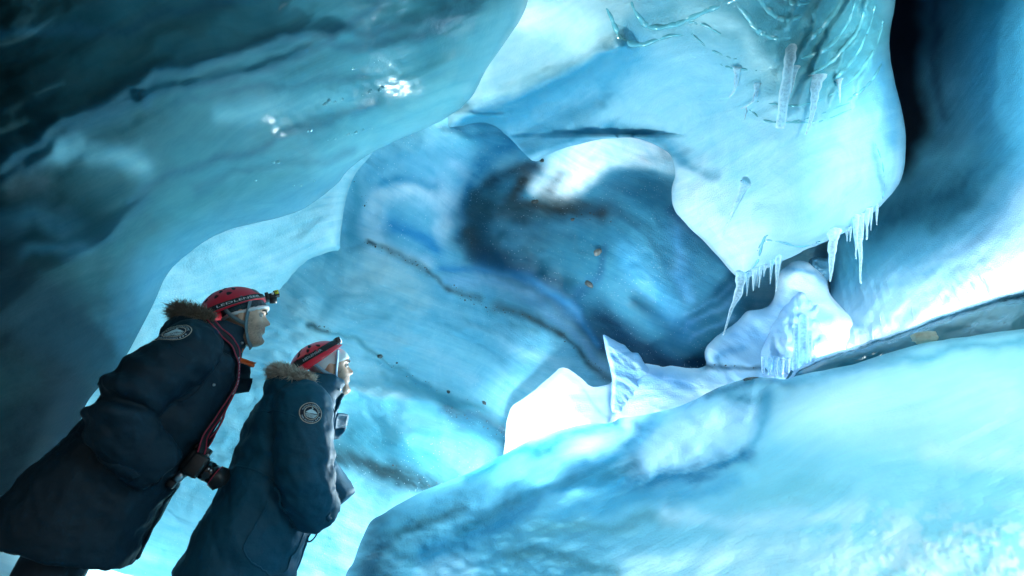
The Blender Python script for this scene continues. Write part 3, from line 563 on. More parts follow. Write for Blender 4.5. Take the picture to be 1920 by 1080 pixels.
def floor():
    g = 90; xs = np.linspace(-9, 9, g); ys = np.linspace(-6, 11, g); X, Y = np.meshgrid(xs, ys)
    Z = .08 * fbm(X * .9, Y * .9, 3, 4); Z = Z.ravel() * np.clip((np.hypot(X.ravel(), Y.ravel()) - .2), .2, 1)
    V = np.stack([X.ravel(), Y.ravel(), Z], 1)
    Fc = [(j * g + i, j * g + i + 1, (j + 1) * g + i + 1, (j + 1) * g + i) for j in range(g - 1) for i in range(g - 1)]
    me = mesh('floor', V, Fc); n = len(V)
    at = me.attributes.new('Col', 'FLOAT_COLOR', 'POINT'); at.data.foreach_set('color', np.tile(np.array([.6, .8, .86, .5], np.float32), n))
    fl = me.attributes.new('flow', 'FLOAT_VECTOR', 'POINT'); fl.data.foreach_set('vector', V.astype(np.float32).ravel())
    return tag(link('floor', me, M_SIDE), kind='structure')
floor()
# ------------------------------------------------------------------ people
from mathutils.bvhtree import BVHTree

def basis(t, up=Vector((0, 0, 1))):
    t = t.normalized(); s = t.cross(up)
    if s.length < 1e-4: s = t.cross(Vector((1, 0, 0)))
    s.normalize(); return s, s.cross(t)


def tube(bm, path, radii, seg=16, up=Vector((0, 0, 1)), cap=True):
    """closed tube along points; radii are numbers or (side, up) pairs"""
    pts = [Vector(p) for p in path]; rings = []
    for i, p in enumerate(pts):
        t = (pts[min(i + 1, len(pts) - 1)] - pts[max(i - 1, 0)])
        s, u = basis(t, up)
        r = radii[i] if isinstance(radii, (list, tuple, np.ndarray)) else radii
        ra, rb = (r if isinstance(r, (tuple, list)) else (r, r))
        rings.append([bm.verts.new(p + s * ra * math.cos(a) + u * rb * math.sin(a)) for a in [2 * math.pi * k / seg for k in range(seg)]])
    for a, b in zip(rings, rings[1:]):
        for k in range(seg): bm.faces.new((a[k], a[(k + 1) % seg], b[(k + 1) % seg], b[k]))
    if cap:
        bm.faces.new(rings[0][::-1]); bm.faces.new(rings[-1])
    return rings


def stack(bm, secs, seg=40, n=2.4):
    """upright body of (z, cx, half depth, half width) rings"""
    rings = []
    for z, cx, hx, hy in secs:
        r = []
        for k in range(seg):
            a = 2 * math.pi * k / seg; c, s = math.cos(a), math.sin(a)
            r.append(bm.verts.new((cx + hx * math.copysign(abs(c) ** (2 / n), c), hy * math.copysign(abs(s) ** (2 / n), s), z)))
        rings.append(r)
    for a, b in zip(rings, rings[1:]):
        for k in range(seg): bm.faces.new((a[k], a[(k + 1) % seg], b[(k + 1) % seg], b[k]))
    bm.faces.new(rings[0][::-1]); bm.faces.new(rings[-1])


def ellipsoid(bm, c, r, M=None, seg=20):
    mat = Matrix.Translation(Vector(c)) @ (M or Matrix()) @ Matrix.Diagonal((*r, 1))
    bmesh.ops.create_uvsphere(bm, u_segments=seg, v_segments=seg // 2 + 2, radius=1, matrix=mat)


def box(bm, c, s, M=None, bevel=0):
    mat = Matrix.Translation(Vector(c)) @ (M or Matrix()) @ Matrix.Diagonal((*s, 1))
    g = bmesh.ops.create_cube(bm, size=1, matrix=mat)
    if bevel:
        ed = list({e for v in g['verts'] for e in v.link_edges})
        bmesh.ops.bevel(bm, geom=ed, offset=bevel, segments=2, affect='EDGES', profile=.6)


def cyl(bm, a, b, r1, r2=None, seg=24):
    tube(bm, [a, b], [r1, r1 if r2 is None else r2], seg)


def out(bm, name):
    bmesh.ops.recalc_face_normals(bm, faces=bm.faces[:])
    me = bpy.data.meshes.new(name); bm.to_mesh(me); bm.free(); return me


def remesh(me, voxel, smooth=6, name='m'):
    """melt overlapping volumes into one continuous skin"""
    o = bpy.data.objects.new('tmp', me); COL.objects.link(o)
    r = o.modifiers.new('r', 'REMESH'); r.mode = 'VOXEL'; r.voxel_size = voxel
    if smooth:
        s = o.modifiers.new('s', 'SMOOTH'); s.factor = .5; s.iterations = smooth
    dg = bpy.context.evaluated_depsgraph_get()
    me2 = bpy.data.meshes.new_from_object(o.evaluated_get(dg)); me2.name = name
    bpy.data.objects.remove(o); return me2


def coords(me):
    a = np.empty(len(me.vertices) * 3); me.vertices.foreach_get('co', a); return a.reshape(-1, 3)


def normals(me):
    a = np.empty(len(me.vertices) * 3); me.vertices.foreach_get('normal', a); return a.reshape(-1, 3)


def bvh_of(me):
    return BVHTree.FromPolygons([v.co.copy() for v in me.vertices], [tuple(p.vertices) for p in me.polygons])


def point_col(me, name, arr):
    at = me.attributes.new(name, 'FLOAT_COLOR', 'POINT'); at.data.foreach_set('color', np.asarray(arr, np.float32).ravel())


def surf_strip(bvh, pts, width, th=.004, name='strip', lift=0., taper=False):
    """a flat strip laid along a surface"""
    P = [Vector(p) for p in catmull(pts, 8, False)]
    bm = bmesh.new(); prev = None
    for i, p in enumerate(P):
        q, n, _, _ = bvh.find_nearest(p)
        t = (P[min(i + 1, len(P) - 1)] - P[max(i - 1, 0)]).normalized(); s = n.cross(t).normalized()
        w = width * (.5 if not taper else .5 * (1 - .6 * abs(2 * i / (len(P) - 1) - 1)))
        ring = [bm.verts.new(q + s * w + n * (lift - .002)), bm.verts.new(q + s * w * .9 + n * (lift + th)), bm.verts.new(q - s * w * .9 + n * (lift + th)), bm.verts.new(q - s * w + n * (lift - .002))]
        if prev:
            for k in range(4): bm.faces.new((prev[k], prev[(k + 1) % 4], ring[(k + 1) % 4], ring[k]))
        else: bm.faces.new(ring[::-1])
        prev = ring
    bm.faces.new(prev)
    return out(bm, name)


def ribbon(path, norms, width, th, name):
    P = [Vector(p) for p in path]; bm = bmesh.new(); prev = None
    for i, p in enumerate(P):
        t = (P[min(i + 1, len(P) - 1)] - P[max(i - 1, 0)]).normalized(); n = Vector(norms[i]).normalized(); s = n.cross(t).normalized(); n = t.cross(s)
        ring = [bm.verts.new(p + s * width / 2 + n * th / 2), bm.verts.new(p - s * width / 2 + n * th / 2), bm.verts.new(p - s * width / 2 - n * th / 2), bm.verts.new(p + s * width / 2 - n * th / 2)]
        if prev:
            for k in range(4): bm.faces.new((prev[k], prev[(k + 1) % 4], ring[(k + 1) % 4], ring[k]))
        else: bm.faces.new(ring[::-1])
        prev = ring
    bm.faces.new(prev); return out(bm, name)


_text_cache = {}
def text_mesh(s):
    """letters as flat triangles, height about 1, starting at x = 0"""
    if s not in _text_cache:
        c = bpy.data.curves.new('lettering', 'FONT'); c.body = s; c.size = 1; c.resolution_u = 2
        o = bpy.data.objects.new('lettering', c); COL.objects.link(o)
        me = bpy.data.meshes.new_from_object(o.evaluated_get(bpy.context.evaluated_depsgraph_get()))
        bpy.data.objects.remove(o)
        bm = bmesh.new(); bm.from_mesh(me); bmesh.ops.triangulate(bm, faces=bm.faces[:])
        V = np.array([v.co[:] for v in bm.verts]); T = [[v.index for v in f.verts] for f in bm.faces]; bm.free()
        _text_cache[s] = (V, T)
    V, T = _text_cache[s]; return V.copy(), [list(t) for t in T]


# ---- materials of the people
def fabric(name, col, var=.25):
    m, g, b = new_mat(name)
    tc = g.n('TexCoord')
    w = g.n('TexNoise'); w.inputs['Scale'].default_value = 9; w.inputs['Detail'].default_value = 6; g.l(tc.outputs['Object'], w.inputs['Vector'])
    mx = g.n('Mix', data_type='RGBA'); mx.inputs[6].default_value = (*[c * (1 - var) for c in col], 1); mx.inputs[7].default_value = (*[c * (1 + var) for c in col], 1)
    g.l(w.outputs[0], mx.inputs[0]); g.l(mx.outputs[2], b.inputs['Base Color'])
    f = g.n('TexNoise'); f.inputs['Scale'].default_value = 60; f.inputs['Detail'].default_value = 4; g.l(tc.outputs['Object'], f.inputs['Vector'])
    bp = g.n('Bump'); bp.inputs['Strength'].default_value = .35; bp.inputs['Distance'].default_value = .006; g.l(f.outputs[0], bp.inputs['Height']); g.l(bp.outputs[0], b.inputs['Normal'])
    b.inputs['Roughness'].default_value = .62; b.inputs['Specular IOR Level'].default_value = .25
    return m

M_NAVY = fabric('navy_shell', (.005, .070, .118)); M_BLACKN = fabric('black_shell', (.004, .020, .033)); M_TROUSER = fabric('trouser_cloth', (.006, .018, .028))
M_RED = simple('red_helmet_shell', (.88, .012, .04), .32, coat=.5, bump=.05, bscale=300)
M_DRED = simple('matt_red_helmet_shell', (.74, .009, .03), .40, coat=.25, bump=.08, bscale=300)
M_BLK = simple('black_plastic', (.008, .009, .011), .4, bump=.1, bscale=400); M_BLKG = simple('black_gloss', (.006, .007, .009), .15, coat=.5)
M_WEB = simple('black_webbing', (.010, .012, .016), .75, bump=.4, bscale=500); M_GWEB = simple('grey_webbing', (.11, .17, .19), .7, bump=.4, bscale=500); M_BWEB = simple('blue_grey_webbing', (.22, .38, .5), .7, bump=.4, bscale=500)
M_WHT = simple('white_print', (.75, .78, .78), .6); M_RING = simple('cream_thread', (.55, .50, .42), .7); M_PALE = simple('pale_blue_thread', (.55, .74, .80), .7)
M_PATCH = simple('patch_cloth', (.008, .016, .035), .8); M_GREY = simple('grey_plastic', (.12, .15, .17), .5); M_SILV = simple('brushed_metal', (.55, .58, .6), .3, metal=1)
M_KNIT = simple('dark_speckled_knit', (.03, .07, .09), .9, bump=1., bscale=160, var=.95, vscale=120); M_WOOL = simple('white_wool', (.72, .78, .80), .9, bump=.8, bscale=220)
M_WCAP = simple('white_cap_cloth', (.72, .80, .82), .75, bump=.2, bscale=60); M_ORNG = simple('orange_lining', (.62, .10, .015), .6, bump=.3, bscale=80)
M_REDT = simple('red_trim', (.45, .02, .06), .6); M_YEL = simple('yellow_sticker', (.75, .6, .02), .5); M_EYEW = simple('eye_white', (.42, .43, .42), .3); M_IRIS = simple('dark_iris', (.02, .016, .012), .1)
M_BROW = simple('dark_brow_hair', (.012, .009, .007), .8); M_LENS = simple('coated_lens', (.01, .012, .03), .03, coat=1.)
M_FUR = simple('grey_brown_fur', (.52, .46, .39), .85, var=.5, vscale=40); M_FURD = simple('brown_fur', (.20, .15, .11), .85, var=.5, vscale=40)
M_DARK = simple('vent_foam', (.012, .008, .01), .9)


def skin_mat():
    m, g, b = new_mat('skin')
    a = g.n('Attribute', attribute_name='Col'); g.l(a.outputs['Color'], b.inputs['Base Color'])
    b.inputs['Roughness'].default_value = .5; b.inputs['Subsurface Weight'].default_value = .15; b.inputs['Subsurface Radius'].default_value = (1, .35, .2); b.inputs['Subsurface Scale'].default_value = .01
    tc = g.n('TexCoord'); n = g.n('TexNoise'); n.inputs['Scale'].default_value = 320; n.inputs['Detail'].default_value = 3; g.l(tc.outputs['Object'], n.inputs['Vector'])
    bp = g.n('Bump'); bp.inputs['Strength'].default_value = .18; bp.inputs['Distance'].default_value = .002; g.l(n.outputs[0], bp.inputs['Height']); g.l(bp.outputs[0], b.inputs['Normal'])
    return m
M_SKIN = skin_mat()


def lit_lens():
    m, g, b = new_mat('lit_lens'); b.inputs['Base Color'].default_value = (.5, .7, 1, 1); b.inputs['Emission Color'].default_value = (.55, .75, 1, 1); b.inputs['Emission Strength'].default_value = 2.2; b.inputs['Roughness'].default_value = .1
    return m
M_LIT = lit_lens()

# ---- head: z, front, back, half width
HEAD = np.array([(-.125, .060, .020, .012), (-.120, .076, .000, .030), (-.110, .086, -.018, .044), (-.098, .090, -.030, .051), (-.085, .087, -.045, .056), (-.070, .083, -.055, .060), (-.055, .085, -.062, .063),
                 (-.040, .086, -.068, .066), (-.020, .084, -.078, .069), (.000, .080, -.088, .072), (.022, .076, -.095, .0745), (.040, .084, -.100, .076), (.060, .085, -.102, .077), (.080, .076, -.100, .075), (.100, .056, -.088, .066), (.115, .028, -.064, .046), (.122, .000, -.030, .012)])

def head_pt(a, z, grow=1.0, face=True):
    xf, xb, w = (np.interp(z, HEAD[:, 0], HEAD[:, k]) for k in (1, 2, 3))
    cx, hx = (xf + xb) / 2, (xf - xb) / 2
    c, s = math.cos(a), math.sin(a); n = 2.25
    x = cx + grow * hx * math.copysign(abs(c) ** (2 / n), c); y = grow * w * math.copysign(abs(s) ** (2 / n), s)
    if face and c > 0:
        g = lambda v, m_, sd: math.exp(-((v - m_) / sd) ** 2)
        nose = .032 * np.interp(z, [-.030, -.022, -.012, .012, .030, .042], [0, .72, 1., .52, .22, 0]); wn = np.interp(z, [-.03, -.012, .03], [.017, .016, .009])
        x += nose * g(y, 0, wn)
        x += .007 * g(z, -.040, .006) * g(y, 0, .020) + .008 * g(z, -.055, .007) * g(y, 0, .019) - .004 * g(z, -.047, .003) * g(y, 0, .02)   # lips
        x -= .011 * (g(y, .032, .014) + g(y, -.032, .014)) * g(z, .020, .013)                       # eye sockets
        x += .006 * g(z, .041, .010) * (g(y, .03, .022) + g(y, -.03, .022))                          # brow ridge
        x += .007 * g(z, -.100, .013) * g(y, 0, .022) - .004 * g(z, -.072, .008) * g(y, 0, .025)     # chin
        x += .004 * g(z, -.012, .016) * (g(y, .046, .014) + g(y, -.046, .014))                       # cheek bones
    return Vector((x, y, z))


def head_bm(bm, M):
    seg = 72; rings = []
    for z in np.concatenate([np.linspace(-.125, .06, 56), np.linspace(.065, .122, 10)]):
        rings.append([bm.verts.new(M @ head_pt(2 * math.pi * k / seg, z)) for k in range(seg)])
    for a, b in zip(rings, rings[1:]):
        for k in range(seg): bm.faces.new((a[k], a[(k + 1) % seg], b[(k + 1) % seg], b[k]))
    bm.faces.new(rings[0][::-1]); bm.faces.new(rings[-1])
    for s in (-1, 1):
        ellipsoid(bm, M @ Vector((-.012, .076 * s, .003)), (.017, .008, .031), M.to_3x3().to_4x4() @ Matrix.Rotation(.2 * s, 4, 'Z') @ Matrix.Rotation(-.2, 4, 'Y'), 14)


HA, HB, HC, HO = .147, .114, .127, Vector((-.033, 0, .036))       # helmet half axes and centre in head space
def helm_pt(a, h, grow=0.0):
    """point of the helmet shell at height h above its centre"""
    t = max(-1, min(1, h / HC)); k = math.sqrt(max(0, 1 - t * t)) if t > 0 else 1 + .02 * t
    n = 2.15; c, s = math.cos(a), math.sin(a)
    return HO + Vector(((HA + grow) * k * math.copysign(abs(c) ** (2 / n), c), (HB + grow) * k * math.copysign(abs(s) ** (2 / n), s), h + grow * t))


def helmet(parent, M, shell_mat, rim, strap, lit, dark_strap_text):
    """climbing helmet: shell, vents, headlamp with its strap"""
    seg = 64; bm = bmesh.new(); rings = []
    hs = [rim] + [rim + (HC - rim) * (1 - (1 - t) ** 1.8) for t in np.linspace(.06, 1, 22)]
    tilt = lambda a, h, h0: h + .020 * math.cos(a) * max(0, 1 - (h - h0) / .09)          # rim a little higher at the brow
    flare = lambda h: .006 * max(0, 1 - (h - rim) / .018)
    for h in hs[:-1]:
        rings.append([bm.verts.new(M @ helm_pt(2 * math.pi * k / seg, tilt(2 * math.pi * k / seg, h, rim), flare(h))) for k in range(seg)])
    top = bm.verts.new(M @ helm_pt(0, HC))
    inner = [bm.verts.new(M @ (helm_pt(2 * math.pi * k / seg, tilt(2 * math.pi * k / seg, rim, rim), -.012) + Vector((0, 0, .002)))) for k in range(seg)]
    inner2 = [bm.verts.new(M @ helm_pt(2 * math.pi * k / seg, tilt(2 * math.pi * k / seg, rim + .05, rim), -.016)) for k in range(seg)]
    for a, b in zip(rings, rings[1:]):
        for k in range(seg): bm.faces.new((a[k], a[(k + 1) % seg], b[(k + 1) % seg], b[k]))
    for k in range(seg):
        bm.faces.new((rings[-1][k], rings[-1][(k + 1) % seg], top))
        bm.faces.new((inner[k], inner[(k + 1) % seg], rings[0][(k + 1) % seg], rings[0][k])); bm.faces.new((inner2[k], inner2[(k + 1) % seg], inner[(k + 1) % seg], inner[k]))
    h = link('helmet', out(bm, 'helmet'), shell_mat, parent)
    # vents: dark openings in the crown, each with a raised lip
    for s in (-1, 1):
        for row, (hh, angs) in enumerate(((.098, (75, 104, 135)), (.076, (88, 112, 138)), (.114, (95, 140)))):
            for a in angs:
                bm = bmesh.new(); c0 = helm_pt(math.radians(a) * s, hh)
                vs = []
                for k in range(12):
                    t = 2 * math.pi * k / 12; da = .085 * math.cos(t) * (1.0 if row < 2 else 1.4); dh = .0085 * math.sin(t) * (1 + .5 * math.cos(t))
                    vs.append(bm.verts.new(M @ helm_pt(math.radians(a) * s + da * s, hh + dh, .0010)))
                cc = bm.verts.new(M @ helm_pt(math.radians(a) * s, hh, .0014))
                for k in range(12): bm.faces.new((vs[k], vs[(k + 1) % 12], cc))
                link('vent', out(bm, 'vent'), M_DARK, h)
        bm = bmesh.new(); p = helm_pt(math.radians(72) * s, rim + .034); q = helm_pt(math.radians(72) * s, rim + .034, .003)
        cyl(bm, M @ (p - (q - p)), M @ q, .0075, .006, 14); link('rivet', out(bm, 'rivet'), M_GREY, h)
    # front badge
    bm = bmesh.new(); vs = []
    for a, hh in ((-.62, .078), (-.38, .088), (-.30, .076), (-.36, .060), (-.58, .058)): vs.append(bm.verts.new(M @ helm_pt(a, hh, .003)))
    bm.faces.new(vs); r = bmesh.ops.extrude_face_region(bm, geom=bm.faces[:]); bmesh.ops.translate(bm, vec=M.to_3x3() @ Vector((-.004, .004, -.004)), verts=[v for v in r['geom'] if isinstance(v, bmesh.types.BMVert)])
    link('badge', out(bm, 'badge'), M_GREY if not lit else M_PALE, h)
    # strap of the lamp
    def sp(a, v, g): return helm_pt(a, strap[0] + strap[1] * math.cos(a) + v, g)
    bm = bmesh.new(); prev = None; N = 72; ring0 = None
    for k in range(N + 1):
        a = 2 * math.pi * k / N
        ring = ring0 if k == N else [bm.verts.new(M @ sp(a, v, g)) for v, g in ((-.0125, .002), (-.012, .0055), (.012, .0055), (.0125, .002))]
        if k == 0: ring0 = ring
        if prev:
            for j in range(3): bm.faces.new((prev[j], ring[j], ring[j + 1], prev[j + 1]))
        prev = ring
    band = link('lamp_strap', out(bm, 'lamp_strap'), M_WEB, h)
    V, T = text_mesh('LEDLENSER'); L = V[:, 0].max(); hgt = .0135 if not lit else .015
    a0, a1 = dark_strap_text
    P = [M @ sp(-(a0 + (a1 - a0) * v[0] / L), (v[1] - .35) * hgt, .0064) for v in V]
    link('lettering', mesh('lettering', P, T), M_WHT if not lit else M_PALE, h, smooth=False)
    if not lit:
        bm = bmesh.new(); prev = None
        for k in range(N + 1):
            a = 2 * math.pi * k / N; ring = [bm.verts.new(M @ sp(a, v, .0062)) for v in (-.0125, -.0112)]
            if prev: bm.faces.new((prev[0], ring[0], ring[1], prev[1]))
            prev = ring
        link('strap_edge', out(bm, 'strap_edge'), M_GREY, h)
    else:
        bm = bmesh.new()                                   # ridged teeth of the buckle along the strap
        for k in range(16):
            a = -math.radians(104 + 3.1 * k); p = sp(a, .0165, .003); box(bm, M @ p, (.003, .003, .006), M.to_3x3().to_4x4())
        link('buckle_teeth', out(bm, 'buckle_teeth'), M_BLK, h)
        bm = bmesh.new(); p = sp(-math.radians(88), .006, .005); q = sp(-math.radians(88), .006, .009); cyl(bm, M @ p, M @ q, .0055); link('strap_button', out(bm, 'strap_button'), M_REDT, h)
    # lamp housing at the brow
    f = sp(0, 0, .006); R3 = M.to_3x3().to_4x4()
    bm = bmesh.new()
    if not lit:
        box(bm, M @ (f + Vector((.006, 0, 0))), (.016, .062, .036), R3, .004); box(bm, M @ (f + Vector((.024, 0, -.002))), (.030, .046, .026), R3, .004)
        cyl(bm, M @ (f + Vector((.012, -.012, -.02))), M @ (f + Vector((.040, -.008, -.026))), .016, .018, 20); box(bm, M @ (f + Vector((.048, -.006, .004))), (.024, .040, .028), R3, .003)
    else:
        box(bm, M @ (f + Vector((.005, 0, .002))), (.014, .056, .030), R3, .004); cyl(bm, M @ (f + Vector((.008, 0, .0))), M @ (f + Vector((.022, 0, -.002))), .017, .019, 22)
    lampo = link('headlamp', out(bm, 'headlamp'), M_BLK, h)
    bm = bmesh.new()
    if not lit:
        box(bm, M @ (f + Vector((.050, -.0275, .007))), (.017, .003, .018), R3); link('yellow_label', out(bm, 'yellow_label'), M_YEL, h)
        bm = bmesh.new(); box(bm, M @ (f + Vector((.049, -.0292, .009))), (.008, .002, .004), R3 @ Matrix.Rotation(.3, 4, 'Y')); link('label_print', out(bm, 'label_print'), M_REDT, h)
        bm = bmesh.new(); cyl(bm, M @ (f + Vector((.032, -.023, .006))), M @ (f + Vector((.032, -.0262, .006))), .0062); link('lamp_switch', out(bm, 'lamp_switch'), M_WHT, h)
        bm = bmesh.new(); cyl(bm, M @ (f + Vector((.0400, -.008, -.026))), M @ (f + Vector((.0425, -.008, -.0265))), .0150); link('lamp_lens', out(bm, 'lamp_lens'), M_LENS, h)
    else:
        ellipsoid(bm, M @ (f + Vector((.0225, 0, -.002))), (.006, .0165, .0165), R3, 16); link('lamp_lens', out(bm, 'lamp_lens'), M_LIT, h)
    return h


def beanie(parent, M, edge, m, band_m, grow, rng):
    """knitted cap under the helmet; edge(x) is its lower edge"""
    seg = 72; bm = bmesh.new(); rings = []
    for j in range(10):
        r = []
        for k in range(seg):
            a = 2 * math.pi * k / seg
            z0 = edge(math.cos(a)); z = z0 + (.112 - z0) * j / 9
            r.append(bm.verts.new(M @ head_pt(a, z, grow + (.0 if j else -.03), False)))
        rings.append(r)
    for a, b in zip(rings, rings[1:]):
        for k in range(seg): bm.faces.new((a[k], a[(k + 1) % seg], b[(k + 1) % seg], b[k]))
    bm.faces.new(rings[-1])
    c = link('cap', out(bm, 'cap'), m, parent)
    if band_m is not None:
        bm = bmesh.new(); pts = [M @ head_pt(2 * math.pi * k / 96, edge(math.cos(2 * math.pi * k / 96)) + .004, grow + .015, False) for k in range(96)]
        rs = []
        for k in range(96):
            t = (pts[(k + 1) % 96] - pts[k - 1]); s, u = basis(t); rr = .0070 + .0022 * rng.random()
            rs.append([bm.verts.new(pts[k] + (s * math.cos(q) + u * math.sin(q)) * rr) for q in [2 * math.pi * i / 8 for i in range(8)]])
        for k in range(96):
            a, b = rs[k], rs[(k + 1) % 96]
            for i in range(8): bm.faces.new((a[i], a[(i + 1) % 8], b[(i + 1) % 8], b[i]))
        link('fleece_edge', out(bm, 'fleece_edge'), band_m, c)
    return c


def face_parts(parent, M):
    for s in (-1, 1):
        e = Vector((.0655, .032 * s, .019))
        bm = bmesh.new(); ellipsoid(bm, M @ e, (.0118,) * 3, None, 16); eye = link('eye', out(bm, 'eye'), M_EYEW, parent)
        d = Vector((.9, .0, .25)).normalized(); bm = bmesh.new(); cyl(bm, M @ (e + d * .0085), M @ (e + d * .0122), .0066, .0056, 14); link('iris', out(bm, 'iris'), M_IRIS, eye)
        bm = bmesh.new()
        pts = [Vector((.0885, .016 * s, .037)), Vector((.0885, .028 * s, .041)), Vector((.081, .042 * s, .040)), Vector((.071, .050 * s, .035))]
        tube(bm, [M @ p for p in pts], [(.0026, .0036), (.003, .0045), (.003, .004), (.0015, .002)], 8); link('eyebrow', out(bm, 'eyebrow'), M_BROW, parent)
        bm = bmesh.new()                                      # upper lid
        pts = [M @ (e + Vector((.0085, -.011 * s, .0065))), M @ (e + Vector((.0125, 0, .0072))), M @ (e + Vector((.0075, .011 * s, .0055)))]
        tube(bm, pts, [.0014, .0022, .0014], 8); link('eyelash', out(bm, 'eyelash'), M_BROW, parent)


def chin_strap(parent, M, m, x_top):
    for s in (-1, 1):
        pts = [Vector((x_top + .002, .092 * s, .092)), Vector((x_top, .090 * s, .050)), Vector((x_top - .002, .084 * s, .02)), Vector((x_top - .004, .0775 * s, -.02)), Vector((x_top, .068 * s, -.06)), Vector((x_top + .012, .054 * s, -.10)), Vector((x_top + .022, .034 * s, -.126)), Vector((x_top + .026, 0, -.131))]
        P = [Vector(p) for p in catmull(pts, 5, False)]
        link('chin_strap', ribbon([M @ p for p in P], [M.to_3x3() @ Vector((0.1, p.y, min(0, p.z + .06) * .9)) for p in P], .019, .0025, 'chin_strap'), m, parent)
        pts = [Vector((-.085, .088 * s, .03)), Vector((-.05, .086 * s, -.005)), Vector((-.01, .080 * s, -.028)), Vector((x_top - .004, .0785 * s, -.036))]
        P = [Vector(p) for p in catmull(pts, 5, False)]
        link('side_strap', ribbon([M @ p for p in P], [M.to_3x3() @ Vector((0, s, -.1)) for p in P], .016, .0025, 'side_strap'), m, parent)


def fur(parent, path, count, length, m, seed, spread=.035):
    rng = random.Random(seed); P = [Vector(p) for p in catmull(path, 10, False)]; V = []; F = []
    mid = sum(P, Vector()) / len(P)
    for i in range(count):
        t = rng.random() * (len(P) - 1.001); k = int(t); p = P[k].lerp(P[k + 1], t - k); tg = (P[k + 1] - P[k]).normalized()
        s, u = basis(tg); q = rng.random() * 2 * math.pi; r = rng.random() ** .5 * spread
        o = (s * math.cos(q) + u * math.sin(q)); b = p + o * r * .55
        d = (o * .8 + Vector((-.30, 0, .45)) + Vector((rng.gauss(0, .35), rng.gauss(0, .35), rng.gauss(0, .3)))).normalized()
        L = length * (.5 + rng.random() * .8); w = .0011 + .0009 * rng.random(); sd = d.cross(Vector((rng.gauss(0, 1), rng.gauss(0, 1), rng.gauss(0, 1)))).normalized()
        mdl = b + d * L * .55 + sd * L * .05; tip = b + d * L + Vector((rng.gauss(0, .008), rng.gauss(0, .008), -.006))
        n = len(V); V += [b - sd * w, b + sd * w, mdl - sd * w * .7, mdl + sd * w * .7, tip]; F += [(n, n + 1, n + 3, n + 2), (n + 2, n + 3, n + 4)]
    core = bmesh.new(); tube(core, P, spread * .55, 10); base = out(core, 'core')
    n = len(V); V += [v.co for v in base.vertices]; F += [tuple(n + j for j in p.vertices) for p in base.polygons]
    return link('fur_trim', mesh('fur_trim', V, F), m, parent, smooth=False)


def cloth_folds(me, amp, seed, joints):
    """creases of a down parka: broad puffs, finer folds, rings of folds at the bent joints"""
    P = coords(me); N = normals(me)
    ridge = lambda sc, sd: 1 - np.abs(noise3(P, sc, sd, 3)) * 2.6
    warp = P + .03 * np.stack([noise3(P, 6, seed + 1), noise3(P, 6, seed + 2), noise3(P, 6, seed + 3)], 1)
    d = amp * .9 * noise3(P, 5, seed) + amp * .55 * np.clip(ridge(7.5, seed + 4), -1, 1) + amp * .40 * np.clip(ridge(19, seed + 9), -1, 1)
    for c, axis, r, a, freq in joints:
        c = np.array(c); axis = np.array(axis, float); axis /= np.linalg.norm(axis)
        q = warp - c; dist = np.linalg.norm(P - c, axis=1); t = q @ axis
        d += a * np.exp(-(dist / r) ** 2) * np.sin(t * freq + 2.2 * noise3(P, 9, seed + 13)) * (.6 + .8 * np.clip(noise3(P, 8, seed + 21) + .5, 0, 1))
    P = P + N * d[:, None]
    me.vertices.foreach_set('co', P.ravel()); me.update(); return me


